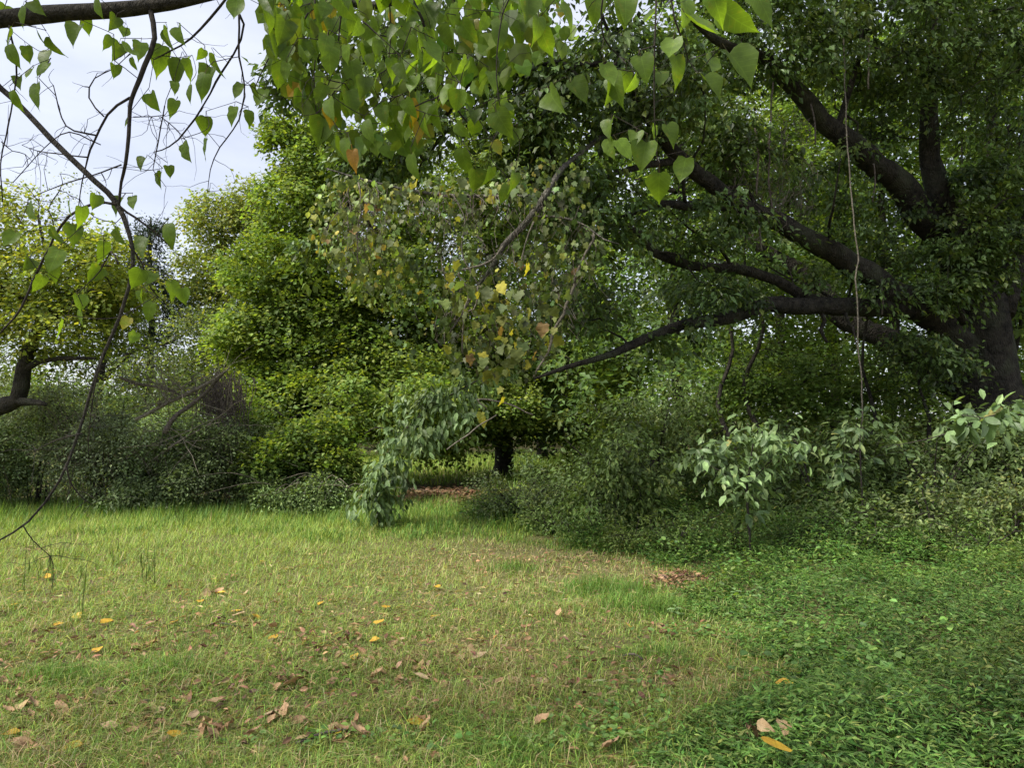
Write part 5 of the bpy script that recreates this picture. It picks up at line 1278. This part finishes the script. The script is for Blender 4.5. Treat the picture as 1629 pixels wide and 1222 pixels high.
def litter():
    rng = np.random.default_rng(330)
    yel = [crumple('fallen_leaf', (.50, .33, .035), (.42, .24, .03), 501, .05, .15, .03), crumple('fallen_leaf', (.55, .38, .05), (.46, .25, .03), 502, .2, .3, .04), crumple('fallen_leaf', (.44, .24, .04), (.5, .33, .05), 503, -.2, .45, .05)]
    brn = [crumple('fallen_leaf', (.34, .215, .115), (.22, .13, .07), 511, .7, 1.5, .16), crumple('fallen_leaf', (.42, .28, .165), (.30, .19, .10), 512, -.9, 1.2, .16), crumple('fallen_leaf', (.23, .14, .075), (.13, .08, .045), 513, 1.1, 2.4, .14), crumple('fallen_leaf', (.36, .22, .12), (.2, .115, .06), 514, -.6, -1.8, .22)]
    tan = [crumple('fallen_leaf', (.38, .28, .16), (.3, .2, .1), 521, .3, .4, .08), crumple('fallen_leaf', (.34, .24, .15), (.4, .3, .18), 522, -.4, .6, .08)]
    def where(x, y):
        xa, ya = np.array([x]), np.array([y])
        if weed_mask(xa, ya)[0] or weed_mask(xa + .5, ya)[0] or weed_mask(xa, ya + .5)[0]: return 'beside the weed carpet'
        if dryness(xa, ya)[0] > .45: return 'on the dry tan patch of lawn'
        if far_field(xa, ya)[0] > .35: return 'in the bright field grass'
        q = [G(px, py) for px, py in yp]
        if min(math.hypot(x - a, y - b) for a, b in q) < .3: return 'close to a yellow leaf on the lawn'
        return 'on the shaded mown grass'
    def drop(me, px, py, size, lab, grp, tilt=.35, lift=.03):
        x, y = G(px, min(py, 1235)); a = rng.uniform(0, 6.28)
        if weed_mask(np.array([x]), np.array([y]))[0]: 
            e = np.clip((px - np.interp(py, [860, 930, 985, 1045, 1085, 1150, 1222], [960, 1105, 1130, 1200, 1190, 1130, 1070])) / 190, .15, 1)
            lift = .075 + .23 * e; x, y = G(px, min(py, 1235), lift)
        o = leaf_obj(me, 'fallen_leaf', None, (x, y, ground_h(x, y) + lift + rng.uniform(0, .02)), (math.cos(a), math.sin(a), rng.normal(0, .15)), (rng.normal(0, tilt), rng.normal(-.15, tilt), 1), size)
        if lab is None:
            k = (yel + brn + tan).index(me)
            lab = ('small', 'mid-sized', 'large')[(size > .065) + (size > .09)] + ' ' + ['flat yellow', 'cupped golden', 'folded orange-yellow', 'folded brown', 'arched pinkish-brown', 'rolled dark brown', 'crumpled brown', 'cupped tan', 'arched pale tan'][k] + ' fallen leaf ' + where(x, y)
        tag(o, lab, 'leaf', grp)
    yp = [(318, 960), (368, 978), (405, 982), (276, 998), (98, 1000), (563, 1054), (685, 991), (610, 975), (988, 1182), (1000, 1012), (597, 1005), (525, 1177), (416, 900), (345, 948), (76, 912), (512, 967), (155, 1040), (590, 1030), (130, 990), (22, 975), (77, 925), (160, 1000), (700, 940)]
    for px, py in yp:
        drop(yel[rng.integers(3)], px, py, rng.uniform(.075, .10), None, 'yellow leaves on the lawn')
    for px, py, s, lab in [(655, 1163, .12, 'bright yellow leaf lying flat beside a curled brown leaf strip'), (1236, 1206, .14, 'largest bright yellow leaf, at the edge of the weed carpet'), (1258, 1088, .10, 'golden leaf caught on top of the weed carpet'), (432, 1025, .10, 'upright folded yellow heart leaf alone on the grass'), (130, 1190, .11, 'orange-yellow leaf folded over a pale brown one'), (270, 1180, .07, 'small round bright yellow leaf on the grass'), (8, 1178, .09, 'long orange-yellow leaf beside dark crumpled leaves')]:
        drop(yel[0 if 'bright' in lab or 'largest' in lab else rng.integers(3)], px, py, s, lab, 'yellow leaves on the lawn', tilt=.2, lift=.06 if 'weed' in lab else .04)
    named = [(285, 1100), (300, 1095), (118, 1135), (240, 1148), (450, 1148), (655, 1110), (650, 1067), (590, 1050), (605, 1048), (680, 1140), (555, 1020), (230, 1045), (350, 945), (60, 1160), (345, 1185), (60, 1140), (530, 1180), (560, 1172), (580, 1190), (460, 1085), (470, 1093), (500, 1075), (40, 1105), (10, 1095), (1245, 1165), (1205, 1172), (1190, 1172), (350, 1000), (440, 1000), (700, 1098), (820, 1120), (870, 1100), (750, 1060), (600, 1110), (90, 1185), (45, 1200), (185, 1160)]
    labs = ['curled brown dry leaf lying on the mown grass', 'pale tan dry leaf lying on the mown grass']
    def dense(px, py):
        w = .35 + .65 * np.clip((py - 930) / 120, 0, 1)
        if px > 700: w *= .55
        if px > 1120: w *= .1
        return w
    spots = [(p, rng.uniform(.07, .11)) for p in named]
    while len(spots) < 265:
        px, py = rng.uniform(0, 1250), 900 + 325 * rng.uniform() ** .8
        if rng.uniform() < .5:              # many leaves lie in small drifts
            q = named[rng.integers(len(named))]; px, py = q[0] + rng.normal(0, 24), min(q[1] + rng.normal(0, 9), 1222)
        x, y = G(px, py)
        if weed_mask(np.array([x]), np.array([y]))[0] and rng.uniform() < .9: continue
        if rng.uniform() < dense(px, py) * (0.6 + .5 * wnoise(x, y, 2.5, 77)): spots.append(((px, py), rng.uniform(.045, .095)))
    for (px, py), s in spots:
        k = rng.uniform() < .3
        drop(tan[rng.integers(2)] if k else brn[rng.integers(4)], px, py, s, None, 'tan leaves on the lawn' if k else 'brown leaves on the lawn', tilt=.65, lift=.03)
    # leaf litter too small and dense to count
    b = Buf()
    for cx, cy_, sx, sy, n in [(710, 792, 55, 9, 2600), (1082, 932, 32, 10, 420), (1100, 1015, 60, 10, 90), (850, 900, 120, 14, 160), (300, 1060, 330, 90, 800), (700, 1080, 330, 80, 600)]:
        q = [G(cx + rng.normal(0, sx * .7), np.clip(cy_ + rng.normal(0, sy * .7), 772, 1230)) for _ in range(n)]
        q = np.array(q); a = rng.uniform(0, 6.28, n)
        pos = np.stack([q[:, 0], q[:, 1], ground_h(q[:, 0], q[:, 1]) + rng.uniform(.02, .065, n)], -1)
        ax = np.stack([np.cos(a), np.sin(a), rng.normal(0, .3, n)], -1); nn = rng.normal(0, .45, (n, 3)); nn[:, 2] += 1
        ln = rng.uniform(.03, .07, n) * (2.0 if cy_ < 800 else 1)
        leaves(b, pos, ax, nn, ln, ln * .5, mixcol(rng, n, [(.20, .12, .065), (.28, .18, .10), (.12, .07, .045)], [.4, .3, .3]), T_OVAL)
    tag(put('leaf_litter', b, 'dry'), 'small reddish-brown leaf litter on bare spots under the maple and lawn edge', 'leaf litter', kind='stuff')
    # sticks
    for px, py, L_, a, lab in [(552, 1180, .5, .5, 'long dark curled strip of bark beside the bright yellow leaf'), (240, 1120, .18, .9, 'short grey stick near the curled brown leaves'), (360, 1000, .3, .2, 'thin brown twig lying among the leaves on the lawn'), (1000, 1060, .2, 2.5, 'small dark twig lying on the lawn near the weed edge')]:
        x, y = G(px, py); z = ground_h(x, y) + .03; bf = Buf()
        pts = [[x + (f - .5) * L_ * math.cos(a), y + (f - .5) * L_ * math.sin(a), z + .02 * math.sin(f * 5)] for f in np.linspace(0, 1, 8)]
        tube(bf, pts, [.008, .009, .008, .009, .007, .006, .006, .004], 6, rough=.2)
        tag(put('stick', bf, 'brown_vine', smooth=True), lab, 'stick')
    # tall grass stalks in the field
    for i, (px, py, top) in enumerate([(130, 992, 879), (38, 950, 868), (84, 945, 850), (62, 930, 880), (125, 935, 900), (232, 935, 862), (245, 938, 870), (226, 930, 885), (285, 842, 800), (290, 840, 806), (500, 828, 780), (512, 830, 776), (508, 826, 790), (13, 815, 788), (96, 905, 860), (180, 900, 868)]):
        x, y = G(px, py); root = thing('grass_stalk', ('tall' if py - top > 55 else 'short') + ' thin green grass stalk ' + ('at the foot of the thicket' if py < 850 else 'alone in the middle of the field grass' if py > 980 else 'standing in the open field grass'), 'grass stalk', (x, y, ground_h(x, y)), 'tall grass stalks in the field')
        h = (py - top) * y / FPX; bf = Buf(); l = rng.normal(0, .05)
        pts = [[x + l * f * f, y, ground_h(x, y) + h * f] for f in np.linspace(0, 1, 6)]
        tube(bf, pts, np.linspace(.004, .0018, 6) * max(1, y / 7), 5, col=(.12, .17, .045)); put('stem', bf, 'grass', root)
        for k in range(3):
            bl = Buf(); f = rng.uniform(.05, .5); a = rng.uniform(0, 6.28)
            leaves(bl, np.array([[x + l * f * f, y, ground_h(x, y) + h * f]]), np.array([[math.cos(a) * .3, math.sin(a) * .3, rng.uniform(.8, 1.4)]]), np.array([[math.cos(a), math.sin(a), .2]]), rng.uniform(.12, .25), .007, np.array([[.15, .22, .05]]), T_LANCE)
            put('leaf', bl, 'grass', root)
    # seedlings in the weeds
    for i, (px, py, s, lab) in enumerate([(1425, 1172, .075, 'small pale green seedling standing out of the weed carpet'), (1622, 1112, .08, 'light green seedling at the far border of the weed carpet'), (1075, 992, .06, 'yellow-green seedling beside the leaf litter spot'), (1170, 962, .06, 'yellow-green seedling between the grass clump and the weed carpet'), (1205, 975, .05, 'tiny bright seedling on the rim of the weed carpet'), (1330, 955, .06, 'grey-green seedling deep in the weed carpet')]):
        x, y = G(px, py); z = ground_h(x, y); hh = .22 if px > 1200 else .12
        root = thing('seedling', lab, 'seedling', (x, y, z)); bf = Buf()
        tube(bf, [[x, y, z], [x + .01, y, z + hh * .5], [x, y + .01, z + hh]], [.003, .0025, .002], 5, col=(.16, .2, .07)); put('stem', bf, 'grass', root)
        for k in range(7):
            a = k * 2.4; f = .5 + .5 * k / 6
            leaf_obj(BROAD[5], 'leaf', root, np.array([x, y, z + hh * f]), (math.cos(a), math.sin(a), .15), (0, -.2, 1), s * rng.uniform(.8, 1.3))
litter()
